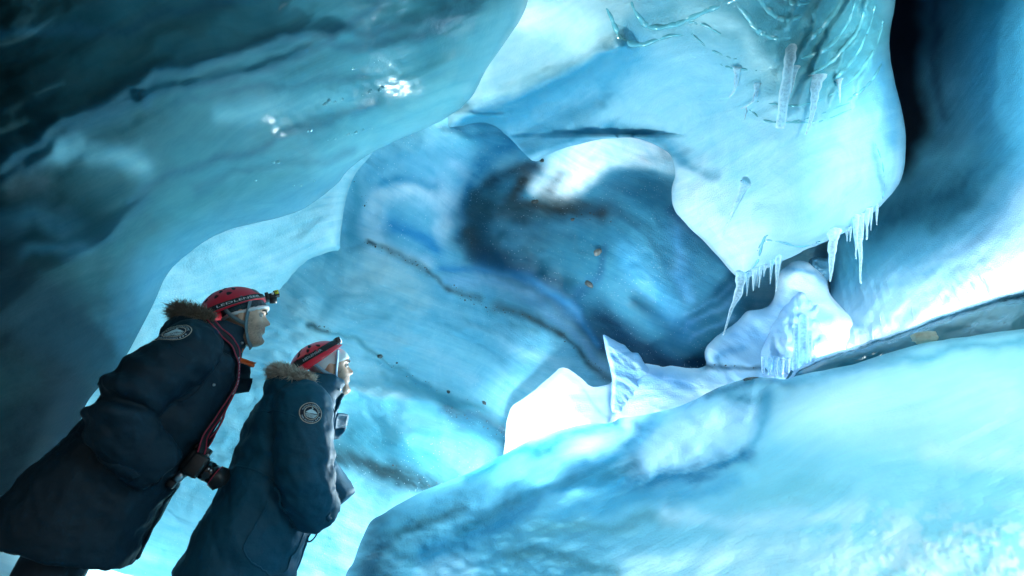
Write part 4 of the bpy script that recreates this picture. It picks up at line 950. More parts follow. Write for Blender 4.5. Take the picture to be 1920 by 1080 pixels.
def emblem(parent, bvh, c, e1, e2, r, top, bottom):
    """round woven badge laid on the sleeve: two rings, ring of letters, mountain, stripes, star"""
    c, e1, e2 = Vector(c), Vector(e1).normalized(), Vector(e2).normalized(); n = e1.cross(e2).normalized()
    def put(u, v, lift):
        o = c + e1 * u * r + e2 * v * r
        hit, nn, _, _ = bvh.ray_cast(o + n * .25, -n)
        if hit is None: hit, nn = bvh.find_nearest(o)[:2]
        return hit + n * lift
    def piece(name, V2, T, m, lift):
        o = link(name, mesh(name, [put(u, v, lift) for u, v in V2], T), m, parent, smooth=False)
        if name in ('emblem_star', 'emblem_lettering', 'emblem_stripes'): o['kind'] = 'stuff'
    V, T = [(0, 0)], []
    for j, rr in enumerate((.35, .7, 1.0)):
        for k in range(40): V.append((rr * math.cos(k * math.pi / 20), rr * math.sin(k * math.pi / 20)))
    for k in range(40):
        T.append((0, 1 + k, 1 + (k + 1) % 40))
        for j in (0, 1): T.append((1 + j * 40 + k, 1 + (j + 1) * 40 + k, 1 + (j + 1) * 40 + (k + 1) % 40, 1 + j * 40 + (k + 1) % 40))
    piece('emblem_cloth', V, T, M_PATCH, .0035)
    for r0, r1 in ((.955, 1.02), (.60, .66)):
        V = [(q * math.cos(k * math.pi / 32), q * math.sin(k * math.pi / 32)) for k in range(64) for q in (r0, r1)]
        T = [(2 * k, 2 * k + 1, (2 * k + 3) % 128, (2 * k + 2) % 128) for k in range(64)]
        piece('emblem_ring', V, T, M_RING, .0050)
    VV, TT = [], []
    for s, top_side, a0, a1 in ((top, True, 168, 12), (bottom, False, 205, 300)):
        V, T = text_mesh(s); L = V[:, 0].max(); hh = .21
        for v in V:
            a = math.radians(a0 + (a1 - a0) * v[0] / L); rad = .71 + hh * v[1] if top_side else .90 - hh * v[1]
            VV.append((rad * math.cos(a), rad * math.sin(a)))
        TT += [[i + len(VV) - len(V) for i in t] for t in T]
    piece('emblem_lettering', VV, TT, M_PALE, .0050)
    VV, TT = [], []
    for a in (312, 326, 340):
        b = len(VV)
        for k in range(10):
            rr = .085 if k % 2 == 0 else .038; VV.append((.81 * math.cos(math.radians(a)) + rr * math.sin(k * math.pi / 5), .81 * math.sin(math.radians(a)) + rr * math.cos(k * math.pi / 5)))
        VV.append((.81 * math.cos(math.radians(a)), .81 * math.sin(math.radians(a)))); TT += [(b + k, b + (k + 1) % 10, b + 10) for k in range(10)]
    b = len(VV); VV += [(.02 + .07 * math.cos(k * math.pi / 4), .47 + .06 * math.sin(k * math.pi / 4)) for k in range(8)]; TT.append(tuple(range(b, b + 8)))
    piece('emblem_star', VV, TT, M_PALE, .0052)
    VV = [(-.55, -.02), (-.42, .10), (-.18, .30), (.0, .38), (.12, .30), (.30, .22), (.56, .02), (.40, -.02), (.1, -.04), (-.3, -.06)]
    TT = [(0, 1, 9), (1, 2, 9), (2, 8, 9), (2, 3, 8), (3, 4, 8), (4, 7, 8), (4, 5, 7), (5, 6, 7)]
    piece('emblem_mountain', VV, TT, M_PALE, .0050)
    VV, TT = [], []
    for y, w in ((-.12, .54), (-.22, .50), (-.32, .44), (-.42, .34)):
        b = len(VV); VV += [(-w, y), (-w / 2, y + .03), (0, y), (w / 2, y - .01), (w, y + .04), (w, y - .02), (w / 2, y - .07), (0, y - .055), (-w / 2, y - .03), (-w, y - .055)]
        TT += [(b + i, b + i + 1, b + 8 - i, b + 9 - i) for i in range(4)]
    piece('emblem_stripes', VV, TT, M_PALE, .0050)


def hand(bm, wrist, d, palm_n, side):
    """relaxed hand: palm, four curled fingers, thumb from the side of the palm"""
    wrist = Vector(wrist); d = Vector(d).normalized(); n = Vector(palm_n).normalized(); s = d.cross(n).normalized() * side
    tube(bm, [wrist - d * .05, wrist, wrist + d * .04, wrist + d * .09], [(.030, .022), (.028, .02), (.038, .016), (.040, .014)], 12, n)
    for i, L in enumerate((.068, .078, .072, .056)):
        b = wrist + d * .085 + s * (.030 - .020 * i); p1 = b + d * L * .45 + n * .012; p2 = p1 + (d * .7 + n * .7).normalized() * L * .32; p3 = p2 + (d * .3 + n).normalized() * L * .25
        tube(bm, [b - d * .01, b, p1, p2, p3], [.0088, .009, .0082, .0075, .006], 8)
    b = wrist + d * .025 + s * .032; tube(bm, [b - s * .01, b + (d + s * .8).normalized() * .03, b + (d * 1.3 + s * .6).normalized() * .06 + n * .01, b + (d * 1.5 + s * .3).normalized() * .078 + n * .02], [.011, .011, .009, .007], 8)


def make_person(name, label, pos, yaw, head_c, pitch, head_yaw, torso, arms, neck_base, cfg):
    root = empty(name, (float(pos[0]), float(pos[1]), 0), yaw); tag(root, label, 'person')
    M = Matrix.Translation(Vector(head_c)) @ Matrix.Rotation(head_yaw, 4, 'Z') @ Matrix.Rotation(-pitch, 4, 'Y')
    rng = random.Random(cfg['seed'])
    # the body: one skin from crown to soles
    bm = bmesh.new(); head_bm(bm, M)
    nb = Vector(neck_base); tube(bm, [nb - Vector((0, 0, .06)), nb, M @ Vector((-.030, 0, -.08)), M @ Vector((-.025, 0, -.02))], [.075, .064, .056, .055], 18, Vector((1, 0, 0)))
    tz = torso[0][0]
    stack(bm, [(z, cx, hx * .62, hy * .72) for z, cx, hx, hy in torso])
    hipx = torso[-2][1]
    for s in (-1, 1):
        tube(bm, [(hipx, .095 * s, .90), (hipx + .02, .10 * s, .50), (hipx - .02, .105 * s, .10), (hipx - .02, .105 * s, .03)], [.085, .06, .042, .045], 14, Vector((1, 0, 0)))
        tube(bm, [(hipx - .08, .105 * s, .045), (hipx + .02, .11 * s, .045), (hipx + .14, .115 * s, .035)], [(.036, .036), (.045, .04), (.035, .022)], 12)
        a = arms[0 if s < 0 else 1]
        tube(bm, [Vector(p) for p in a], [.055, .045, .030], 12)
        d = Vector(cfg['hand_d'] if s > 0 else (.22, .85, -.35)).normalized(); hand(bm, Vector(a[2]) + Vector((-.02, -.03 * s, 0)) - (Vector(a[2]) - Vector(a[1])).normalized() * cfg['tuck'] * (s > 0), d, Vector((.5, 0, -.8)), s)
    me = remesh(out(bm, 'body'), .0055, 3, 'body')
    P = coords(me); inv = M.inverted(); H = np.array([(inv @ Vector(p))[:] for p in P])
    C = np.tile(np.array([*cfg['skin'], 1.]), (len(P), 1))
    near = (np.abs(H[:, 1]) < .1) & (H[:, 2] < .13) & (H[:, 2] > -.16) & (H[:, 0] > -.11)
    nz = fbm(H[:, 0] * 300 + H[:, 1] * 200, H[:, 2] * 300, 5, 3)
    jaw = np.clip((-.012 - H[:, 2] - .35 * (.06 - H[:, 0])) / .025, 0, 1) * np.clip((H[:, 2] + .128) / .02, 0, 1)
    jaw = np.maximum(jaw, np.clip((.055 - H[:, 0]) / .02, 0, 1) * np.clip((.02 - H[:, 2]) / .03, 0, 1) * np.clip((H[:, 0] - .005) / .02, 0, 1))
    st = near * jaw * cfg['beard'] * np.clip(.75 + .6 * nz, 0, 1.2)
    C[:, :3] = C[:, :3] * (1 - st[:, None]) + np.array(cfg['beard_col']) * st[:, None]
    lip = near * np.exp(-((H[:, 2] + .048) / .010) ** 2) * np.exp(-(H[:, 1] / .022) ** 2) * (H[:, 0] > .075)
    C[:, :3] = C[:, :3] * (1 - .6 * lip[:, None]) + np.array((.36, .15, .13)) * .6 * lip[:, None]
    rosy = near * np.exp(-((H[:, 2] + .012) / .014) ** 2) * np.exp(-(H[:, 1] / .022) ** 2) * (H[:, 0] > .09)
    C[:, :3] = C[:, :3] * (1 - .4 * rosy[:, None]) + np.array((.62, .30, .24)) * .4 * rosy[:, None]
    point_col(me, 'Col', np.clip(C, 0, 1))
    link('body', me, M_SKIN, root); face_parts(root, M)
    # trousers and boots
    bm = bmesh.new()
    for s in (-1, 1):
        tube(bm, [(hipx, .09 * s, .84), (hipx + .02, .11 * s, .50), (hipx - .01, .115 * s, .16), (hipx - .01, .115 * s, .09)], [.10, .10, .085, .088], 16, Vector((1, 0, 0)))
    link('trousers', cloth_folds(remesh(out(bm, 'trousers'), .014, 3, 'trousers'), .008, 31 + cfg['seed'], []), M_TROUSER, root)
    for s in (-1, 1):
        bm = bmesh.new(); tube(bm, [(hipx - .02, .11 * s, .16), (hipx - .03, .11 * s, .06)], [.066, .066], 16, Vector((1, 0, 0))); tube(bm, [(hipx - .10, .11 * s, .058), (hipx + .02, .115 * s, .058), (hipx + .12, .12 * s, .048), (hipx + .17, .12 * s, .035)], [(.048, .056), (.056, .056), (.056, .045), (.04, .03)], 14)
        link('boot', remesh(out(bm, 'boot'), .009, 3, 'boot'), M_BLK, root)
    # parka
    bm = bmesh.new(); stack(bm, torso)
    for a, rad in zip(arms, cfg['sleeve_r']):
        P0 = [Vector(p) for p in a]; inner = P0[0] + Vector((0, -P0[0].y * .45, .015))
        pts = catmull([inner, P0[0], P0[1], P0[2]], 5, False); rr = np.interp(np.linspace(0, 3, len(pts)), [0, 1, 2, 3], rad)
        tube(bm, pts, [float(v) for v in rr], 22)
    tube(bm, [Vector(p) for p, r in cfg['collar']], [r for p, r in cfg['collar']], 28, Vector((1, 0, 0)))
    for c, r, rot in cfg['hood']: ellipsoid(bm, c, r, Matrix.Rotation(rot, 4, 'Y'), 24)
    me = remesh(out(bm, 'parka'), .010, 5, 'parka')
    cloth_folds(me, cfg['fold'], cfg['seed'], cfg['joints'])
    pk = link('parka', me, cfg['cloth'], root); bvh = bvh_of(me)
    for nm, pts, w, th, m in cfg['strips']: link(nm, surf_strip(bvh, pts, w, th, nm), m or cfg['cloth'], pk)
    for p in cfg['snaps']:
        q, n, _, _ = bvh.find_nearest(Vector(p)); bm = bmesh.new(); cyl(bm, q - n * .002, q + n * .006, .0062, .005, 12); link('snap_button', out(bm, 'snap_button'), M_SILV, pk)
    for nm, quad, th, m in cfg['plates']:
        bm = bmesh.new(); G = 8; a, b, c, d = [Vector(v) for v in quad]; grid = []
        nrm = (b - a).cross(d - a).normalized()
        for i in range(G + 1):
            row = []
            for j in range(G + 1):
                u, v = i / G, j / G; p = a.lerp(b, u).lerp(d.lerp(c, u), v)
                bulge = .018 * math.sin(math.pi * u) * math.sin(math.pi * v) + .006 * float(fbm(np.array([u * 3. + th * 99]), np.array([v * 3.]), 5, 2)[0])
                row.append(bm.verts.new(p + nrm * bulge))
            grid.append(row)
        for i in range(G):
            for j in range(G): bm.faces.new((grid[i][j], grid[i + 1][j], grid[i + 1][j + 1], grid[i][j + 1]))
        r = bmesh.ops.extrude_face_region(bm, geom=bm.faces[:]); bmesh.ops.translate(bm, vec=-nrm * th, verts=[v for v in r['geom'] if isinstance(v, bmesh.types.BMVert)])
        link(nm, out(bm, nm), m or cfg['cloth'], pk)
    emblem(pk, bvh, *cfg['emblem'])
    fur(pk, cfg['fur'], 5200, .038, cfg['fur_m'], cfg['seed'] + 3, cfg['fur_w'])
    h = helmet(root, M @ Matrix.Rotation(-cfg['tip'], 4, 'Y'), cfg['helmet_m'], cfg['rim'], cfg['lamp_strap'], cfg['lit'], cfg['text'])
    beanie(root, M, cfg['cap_edge'], cfg['cap_m'], cfg['cap_band'], 1.055, rng)
    chin_strap(root, M, cfg['web'], .018)
    return root, M, bvh


h1 = un(440, 600, 2.35); h2 = un(600, 680, 2.5)
arms1 = [[(-.10, -.205, 1.405), (-.185, -.300, 1.13), (.02, -.245, .985)], [(-.10, .205, 1.405), (-.16, .295, 1.13), (.02, .235, .985)]]
P1, M1, BV1 = make_person('person', 'taller person in a black parka with a camera hanging at the belly', h1, math.radians(27), (.036, 0, 1.657), math.radians(18), math.radians(-10),
    [(1.49, -.055, .09, .11), (1.455, -.065, .15, .185), (1.36, -.072, .19, .215), (1.2, -.085, .205, .225), (1.05, -.095, .205, .23), (.9, -.125, .22, .24), (.75, -.15, .235, .255), (.645, -.155, .24, .262)],
    arms1, (-.035, 0, 1.48),
    dict(seed=4, hand_d=(.22, -.85, -.35), tuck=0, skin=(.62, .40, .28), beard=.75, beard_col=(.15, .11, .09), cloth=M_BLACKN, sleeve_r=[(.10, .118, .105, .078)] * 2, fold=.015,
         collar=[((-.05, 0, 1.42), .15), ((-.035, 0, 1.49), .120), ((-.022, 0, 1.55), .102), ((-.030, 0, 1.590), .094)],
         hood=[((-.150, 0, 1.500), (.085, .155, .085), .35), ((-.10, .085, 1.535), (.07, .05, .05), .2), ((-.10, -.085, 1.535), (.07, .05, .05), .2)],
         joints=[((-.185, -.300, 1.13), (-.2, -.1, -1), .15, .010, 70), ((-.14, -.26, 1.27), (-.3, -.3, -1), .12, .006, 80), ((.0, -.1, 1.0), (.2, 0, 1), .2, .007, 55), ((-.12, 0, .8), (0, .3, 1), .35, .006, 30), ((-.03, 0, 1.53), (0, 0, 1), .13, .004, 120)],
         strips=[('armhole_seam', [(-.02, -.16, 1.47), (.02, -.22, 1.36), (-.02, -.235, 1.24), (-.1, -.25, 1.2)], .008, .003, None), ('placket', [(.08, -.02, 1.50), (.11, -.05, 1.40), (.125, -.05, 1.25), (.12, -.05, 1.1), (.11, -.05, .9), (.12, -.05, .66)], .055, .007, None),
                 ('pocket_flap', [(-.16, -.28, 1.02), (-.09, -.30, 1.0), (.02, -.27, .95), (.06, -.25, .93)], .05, .007, None), ('waist_seam', [(-.3, -.1, 1.02), (-.2, -.24, 1.03), (-.05, -.26, 1.0), (.1, -.12, .98)], .008, .003, None),
                 ('collar_seam', [(-.14, -.10, 1.50), (-.03, -.16, 1.50), (.06, -.10, 1.47), (.1, 0, 1.45)], .008, .003, None), ('yoke_seam', [(-.25, -.05, 1.36), (-.2, -.2, 1.40), (-.1, -.31, 1.36)], .006, .002, None)],
         snaps=[(.075, -.07, 1.545), (.09, -.06, 1.43), (.05, -.2, 1.33), (.06, -.25, .94), (-.1, -.3, 1.0)],
         plates=[('chest_flap', [(.075, .03, 1.475), (.135, .10, 1.475), (.165, .13, 1.415), (.095, .04, 1.385)], .03, None), ('chest_flap', [(.10, .04, 1.412), (.178, .10, 1.432), (.192, .13, 1.372), (.120, .05, 1.33)], .02, None),
                 ('lining_tab', [(.045, -.062, 1.530), (.086, -.028, 1.522), (.084, -.028, 1.490), (.066, -.064, 1.480)], .01, M_ORNG), ('lining_tab', [(.082, -.055, 1.482), (.158, .0, 1.490), (.158, .0, 1.468), (.090, -.055, 1.462)], .012, M_ORNG), ('lining_tab', [(.092, -.055, 1.405), (.108, -.045, 1.408), (.122, -.045, 1.345), (.100, -.055, 1.340)], .008, M_ORNG)],
         emblem=((-.170, -.275, 1.450), (1, .10, .0), (.0, .75, 1), .049, 'MUMANSA EXPEDITIONS', 'PARK MOUNTAIN'),
         fur=[(-.075, -.120, 1.575), (-.135, -.130, 1.580), (-.20, -.085, 1.578), (-.218, 0, 1.576), (-.20, .085, 1.578), (-.135, .130, 1.580), (-.075, .120, 1.575)], fur_m=M_FURD, fur_w=.034,
         helmet_m=M_DRED, lamp_strap=(.026, .012), lit=False, rim=.008, tip=math.radians(22), text=(math.radians(112), math.radians(38)), cap_edge=lambda c: .012 + .046 * c if c > 0 else .012 + .03 * c, cap_m=M_KNIT, cap_band=M_WOOL, web=M_GWEB))

arms2 = [[(-.025, -.200, 1.345), (.075, -.275, 1.105), (.215, -.215, .965)], [(-.02, .200, 1.345), (.20, .265, 1.16), (.42, .19, 1.01)]]
P2, M2, BV2 = make_person('person', 'shorter person in a navy parka and white cap under a bright red helmet', h2, math.radians(30), (.0625, 0, 1.580), math.radians(24), math.radians(-7),
    [(1.43, .00, .09, .11), (1.395, -.01, .145, .18), (1.30, -.005, .172, .205), (1.15, .0, .168, .21), (1.0, .02, .178, .215), (.88, .035, .195, .225), (.75, .042, .212, .235), (.62, .045, .222, .245)],
    arms2, (.0, 0, 1.42),
    dict(seed=9, hand_d=(-.6, -.8, -.2), tuck=.13, skin=(.60, .38, .27), beard=.85, beard_col=(.10, .075, .06), cloth=M_NAVY, sleeve_r=[(.10, .112, .112, .080), (.10, .105, .110, .098)], fold=.014,
         collar=[((.01, 0, 1.37), .15), ((.035, 0, 1.44), .122), ((.055, 0, 1.50), .104), ((.052, 0, 1.540), .095)],
         hood=[((-.095, 0, 1.425), (.085, .150, .085), .35), ((-.045, .085, 1.455), (.07, .05, .05), .2), ((-.045, -.085, 1.455), (.07, .05, .05), .2)],
         joints=[((.075, -.275, 1.105), (.4, 0, -1), .15, .007, 70), ((.0, -.23, 1.2), (.3, -.1, -1), .12, .006, 80), ((-.1, -.1, 1.12), (0, .2, 1), .2, .007, 60), ((.05, -.15, .9), (.4, 0, 1), .25, .007, 45), ((.0, 0, .75), (0, .3, 1), .35, .006, 30), ((.05, 0, 1.47), (0, 0, 1), .13, .004, 120)],
         strips=[('armhole_seam', [(.04, -.15, 1.41), (.09, -.21, 1.32), (.09, -.22, 1.22), (.02, -.25, 1.16)], .008, .003, None), ('placket', [(.158, -.045, 1.49), (.165, -.06, 1.40), (.17, -.06, 1.25), (.18, -.06, 1.1), (.21, -.06, .9), (.25, -.06, .66)], .05, .008, None),
                 ('pocket_flap', [(-.03, -.25, 1.03), (.05, -.25, 1.0), (.12, -.23, .97), (.17, -.2, .94)], .055, .008, None), ('pocket_seam', [(-.02, -.25, .98), (-.03, -.26, .80), (.08, -.26, .74), (.18, -.22, .76), (.2, -.18, .92)], .007, .003, None),
                 ('collar_seam', [(-.09, -.11, 1.43), (.03, -.16, 1.43), (.12, -.10, 1.41), (.16, 0, 1.40)], .008, .003, None), ('yoke_seam', [(-.19, -.05, 1.28), (-.14, -.2, 1.31), (-.05, -.31, 1.30)], .006, .002, None), ('cuff', [(.165, -.28, 1.01), (.20, -.315, .99), (.24, -.25, .97)], .02, .005, None),
                 ('waist_seam', [(-.16, -.1, 1.06), (-.1, -.2, 1.07), (.02, -.24, 1.04)], .008, .003, None), ('zip', [(.172, -.025, 1.50), (.178, -.03, 1.38), (.18, -.03, 1.2)], .008, .006, M_BWEB)],
         snaps=[(.12, -.10, 1.50), (.17, -.07, 1.36), (.05, -.25, 1.0), (.17, -.2, .93), (-.02, -.26, 1.02), (.16, -.06, 1.45)],
         plates=[('chest_flap', [(.165, .03, 1.405), (.235, .09, 1.425), (.255, .11, 1.375), (.18, .05, 1.335)], .03, None), ('chest_flap', [(.18, .04, 1.35), (.262, .09, 1.368), (.250, .11, 1.305), (.175, .05, 1.27)], .02, None)],
         emblem=((-.028, -.31, 1.335), (1, .12, .10), (-.1, .10, 1), .043, 'MUMANSA EXPEDITIONS', 'PARK MOUNTAIN'),
         fur=[(-.02, -.125, 1.475), (-.08, -.135, 1.485), (-.15, -.085, 1.485), (-.170, 0, 1.485), (-.15, .085, 1.485), (-.08, .135, 1.485), (-.02, .125, 1.475)], fur_m=M_FUR, fur_w=.034,
         helmet_m=M_RED, lamp_strap=(.068, .008), lit=True, rim=.028, tip=math.radians(27), text=(math.radians(120), math.radians(80)), cap_edge=lambda c: .020 + .036 * c if c > 0 else .020 + .05 * c, cap_m=M_WCAP, cap_band=None, web=M_BWEB))

# carabiner on the second parka
def loop_mesh(c, rx, rz, r, rot):
    bm = bmesh.new(); R = Matrix.Rotation(rot, 4, 'Y'); pts = [Vector(c) + R @ Vector((rx * math.cos(a), 0, rz * math.sin(a))) for a in [2 * math.pi * k / 24 for k in range(24)]]
    rs = []
    for k in range(24):
        s, u = basis(pts[(k + 1) % 24] - pts[k - 1], Vector((0, 1, 0))); rs.append([bm.verts.new(pts[k] + (s * math.cos(q) + u * math.sin(q)) * r) for q in [i * math.pi / 4 for i in range(8)]])
    for k in range(24):
        for i in range(8): bm.faces.new((rs[k][i], rs[k][(i + 1) % 8], rs[(k + 1) % 24][(i + 1) % 8], rs[(k + 1) % 24][i]))
    return out(bm, 'ring')
o = link('carabiner', loop_mesh((.245, -.13, .885), .013, .028, .0035, .3), M_BLKG); o.matrix_world = P2.matrix_world.copy() if False else Matrix.Translation(P2.location) @ Matrix.Rotation(math.radians(30), 4, 'Z'); tag(o, 'small black carabiner clipped to the front of the navy parka', 'carabiner')

# ---- the camera that hangs from the first person's neck
def dslr():
    root = empty('camera', P1.location, math.radians(27)); tag(root, 'black camera with a hooded lens hanging on a red edged neck strap', 'camera')
    Rm = Matrix.Rotation(math.radians(14), 4, 'Y') @ Matrix.Rotation(math.radians(-14), 4, 'Z'); T = Matrix.Translation(Vector((.120, -.135, 1.035))); X = T @ Rm
    R3 = Rm
    def part(name, fn, m):
        bm = bmesh.new(); fn(bm); return link(name, out(bm, name), m, root)
    def body(bm):
        box(bm, X @ Vector((0, 0, 0)), (.058, .135, .082), R3, .012); box(bm, X @ Vector((.0, 0, .050)), (.050, .062, .034), R3, .010); box(bm, X @ Vector((.018, -.058, -.004)), (.066, .032, .088), R3, .012)
        box(bm, X @ Vector((-.034, 0, .05)), (.016, .042, .024), R3, .006)
    part('camera_body', body, M_BLK)
    part('mode_dial', lambda bm: cyl(bm, X @ Vector((0, .048, .040)), X @ Vector((0, .048, .052)), .014), M_BLK)
    part('shutter_button', lambda bm: cyl(bm, X @ Vector((.03, -.058, .040)), X @ Vector((.033, -.058, .048)), .007), M_SILV)
    def lens(bm):
        pts = [(.025, .036), (.045, .037), (.047, .039), (.068, .039), (.070, .037), (.090, .038), (.092, .041), (.105, .042)]
        tube(bm, [X @ Vector((x, 0, -.004)) for x, r in pts], [r for x, r in pts], 36)
    part('lens', lens, M_BLKG)
    part('red_ring', lambda bm: tube(bm, [X @ Vector((.0935, 0, -.004)), X @ Vector((.0958, 0, -.004))], [.0424, .0424], 36), M_REDT)
    part('front_glass', lambda bm: ellipsoid(bm, X @ Vector((.106, 0, -.004)), (.012, .036, .036), R3, 24), M_LENS)
    bm = bmesh.new(); N = 48; prev = None; first = None
    for k in range(N + 1):
        a = 2 * math.pi * k / N; L = .122 + .022 * (math.cos(2 * a) * .5 + .5) ** 1.5
        ring = first if k == N else [bm.verts.new(X @ Vector((x, r * math.cos(a), -.004 + r * math.sin(a)))) for x, r in ((.098, .0425), (L, .047), (L, .045), (.100, .040))]
        if k == 0: first = ring
        if prev:
            for j in range(3): bm.faces.new((prev[j], ring[j], ring[j + 1], prev[j + 1]))
        prev = ring
    link('lens_hood', out(bm, 'lens_hood'), M_BLK, root)
    part('tripod_plate', lambda bm: (cyl(bm, X @ Vector((-.005, -.035, -.040)), X @ Vector((-.005, -.035, -.085)), .017), box(bm, X @ Vector((.01, .0, -.046)), (.05, .05, .010), R3, .002)), M_SILV)
    part('hand_clip', lambda bm: (box(bm, X @ Vector((-.012, -.03, -.100)), (.03, .034, .028), R3, .006),), M_BLK)
    for s, path in ((-1, [(.118, -.205, 1.075), (.112, -.17, 1.16), (.118, -.10, 1.28), (.122, -.075, 1.38), (.095, -.088, 1.47), (.03, -.125, 1.53), (-.06, -.13, 1.545), (-.14, -.06, 1.555)]), (1, [(.125, -.07, 1.085), (.145, -.04, 1.20), (.142, 0, 1.32), (.128, .035, 1.43), (.08, .09, 1.50), (-.02, .13, 1.54), (-.14, .02, 1.555)])):
        P = [Vector(p) for p in catmull(path, 8, False)]; Nn = []
        Q = []
        for p in P:
            q, n, _, _ = BV1.find_nearest(p); Q.append(q + n * .014 if p.z > 1.12 else p); Nn.append(n if p.z > 1.12 else Vector((.5, -1, 0)))
        for _ in range(6):
            Q = [Q[0]] + [(Q[i - 1] + Q[i] * 2 + Q[i + 1]) / 4 for i in range(1, len(Q) - 1)] + [Q[-1]]; Nn = [Nn[0]] + [(Nn[i - 1] + Nn[i] * 2 + Nn[i + 1]).normalized() for i in range(1, len(Nn) - 1)] + [Nn[-1]]
        st = link('neck_strap', ribbon(Q, Nn, .034, .004, 'neck_strap'), M_WEB, root)
        for off in (-.0145, .0145):
            E = []
            for i, q in enumerate(Q):
                t = (Q[min(i + 1, len(Q) - 1)] - Q[max(i - 1, 0)]).normalized(); E.append(q + Nn[i].normalized().cross(t).normalized() * off + Nn[i].normalized() * .0032)
            link('strap_edge', ribbon(E, Nn, .0042, .0025, 'strap_edge'), M_REDT, st)
        if s < 0:
            V, Tt = text_mesh('Canon'); L = V[:, 0].max(); VV = []
            i0, i1 = 19.0, 33.0
            for v in V:
                t = i1 - (i1 - i0) * (1 - v[0] / L); k = int(min(t, len(Q) - 2)); f = t - k; q = Q[k].lerp(Q[k + 1], f); n = Nn[k].lerp(Nn[k + 1], f).normalized(); tg = (Q[k + 1] - Q[k]).normalized(); sd = n.cross(tg).normalized()
                VV.append(q + sd * (v[1] - .35) * .026 + n * .0035)
            link('lettering', mesh('lettering', VV, Tt), M_WHT, st, smooth=False)
dslr()
# ------------------------------------------------------------------ icicles, veins, stones
M_ICICLE = glass_ice('icicle_ice', (.88, .97, 1), .08, .74)
M_VEIN = simple('vein_ice', (.13, .40, .45), .12, coat=.8, bump=.12, bscale=40, var=.25, vscale=14)
M_CLEAR = glass_ice('clear_ice', (.70, .86, .98), .06, .7)

def depth_at(name, x, y):
    xs, ys, zs = SURF[name]; k = np.argmin((xs - x) ** 2 + (ys - y) ** 2); return float(zs[k])

def rod(path, radii, seed, seg=10, n=7, wob=.18):
    P = catmull(path, n, False); R = np.interp(np.linspace(0, 1, len(P)), np.linspace(0, 1, len(radii)), radii)
    t = np.linspace(0, 1, len(P)) * 9
    R = R * (1 + wob * fbm(t, t * 0 + seed, seed, 3) * 1.6 + .10 * np.sin(t * 5 + seed))
    L = np.linalg.norm(P[-1] - P[0]); P = P + (.012 * L) * np.stack([fbm(t * .5, t * 0 + seed + 3, seed, 2), fbm(t * .5, t * 0 + seed + 9, seed, 2), t * 0], 1) * np.minimum(t, 1)[:, None]
    bm = bmesh.new(); tube(bm, P, [max(float(r), .0008) for r in R], seg, Vector((1, .2, 0))); return out(bm, 'icicle')

def icicle(px, w, label, sheet='ice_overhang', group=None, blunt=.12, m=None, dz=-.01):
    cling = group != GI
    d = depth_at(sheet, *px[0]) + dz; pts = []
    for x, y in px:
        Lw = (y - px[0][1]) / FPX * d / .9
        if cling: pts.append(un(x, y, depth_at(sheet, x, y) + .015 - (.045 if dz > -.05 else .075) * min(1, len(pts))))
        else: pts.append(un(x, y, d - .38 * Lw))
    r = w / 2 / FPX * d
    rad = [r * (2.1 if cling else 1.5), r, r * .78, r * .5, r * .3, r * blunt] if blunt < .5 else [r, r * .95, r, r * .95, r * .9, r * blunt]
    o = link('icicle', rod(pts, rad, int(px[0][0] + px[0][1]) % 97), m or M_ICICLE)
    return tag(o, label, 'icicle', group)

GI = 'icicles along the lower lip of the overhang'; GT = 'icicles high on the face of the overhang'
icicle([(1389, 512), (1383, 552), (1371, 581), (1357, 628)], 15, 'long twisted icicle bending left from the pointed tip of the overhang', group=GI)
icicle([(1403, 512), (1400, 555)], 7, 'short icicle just right of the long twisted one', group=GI)
icicle([(1415, 505), (1412, 546)], 8, 'stubby icicle at the middle of the small cluster beside the twisted one', group=GI)
icicle([(1421, 503), (1419, 537)], 4, 'hair thin icicle pressed against the stubby one', group=GI)
icicle([(1427, 500), (1423, 540)], 6, 'thin icicle closing the small cluster on its right', group=GI)
icicle([(1435, 496), (1432, 519)], 5, 'tiny icicle alone between the cluster and the dark hole', group=GI)
icicle([(1448, 488), (1444, 532)], 7, 'slim icicle in front of the left half of the dark hole', group=GI)
icicle([(1460, 480), (1455, 547)], 9, 'straight icicle ending just above the rim of the dark hole', group=GI)
icicle([(1563, 432), (1561, 470), (1556, 528)], 19, 'thick tapering icicle with a broad root right of the dark hole', group=GI)
icicle([(1588, 432), (1588, 453)], 5, 'faint stub icicle right of the thick broad rooted one', group=GI)
icicle([(1595, 426), (1594, 453)], 5, 'faint stub icicle left of the tall pair', group=GI)
icicle([(1604, 405), (1605, 440), (1606, 486)], 10, 'left icicle of the tall pair, ending higher', group=GI)
icicle([(1611, 408), (1613, 465), (1615, 531)], 13, 'longest straight icicle, right one of the tall pair', group=GI)
icicle([(1616, 402), (1618, 449)], 8, 'medium icicle touching the right side of the tall pair', group=GI)
icicle([(1627, 393), (1625, 449)], 9, 'blunt icicle with a rounded end right of the tall pair', group=GI, blunt=.35)
icicle([(1634, 390), (1633, 433)], 5, 'thin icicle beside the blunt one', group=GI)
icicle([(1644, 384), (1644, 422)], 5, 'rightmost thin icicle, alone near the crevice', group=GI)
icicle([(1484, 86), (1474, 160), (1463, 238)], 20, 'fat glassy icicle with a cut off rounded end high on the overhang', group=GT, blunt=.8, dz=-.12)
icicle([(1530, 142), (1525, 203), (1511, 252)], 19, 'glassy icicle with a thin bent point right of the cut off one', group=GT, dz=-.10)
icicle([(1573, 148), (1575, 193)], 8, 'small straight icicle at the edge of the ribbed drapery', group=GT, dz=-.05)
icicle([(1384, 124), (1379, 165), (1367, 183)], 10, 'sparkling crooked icicle standing apart on the upper face', group=GT, dz=-.03)
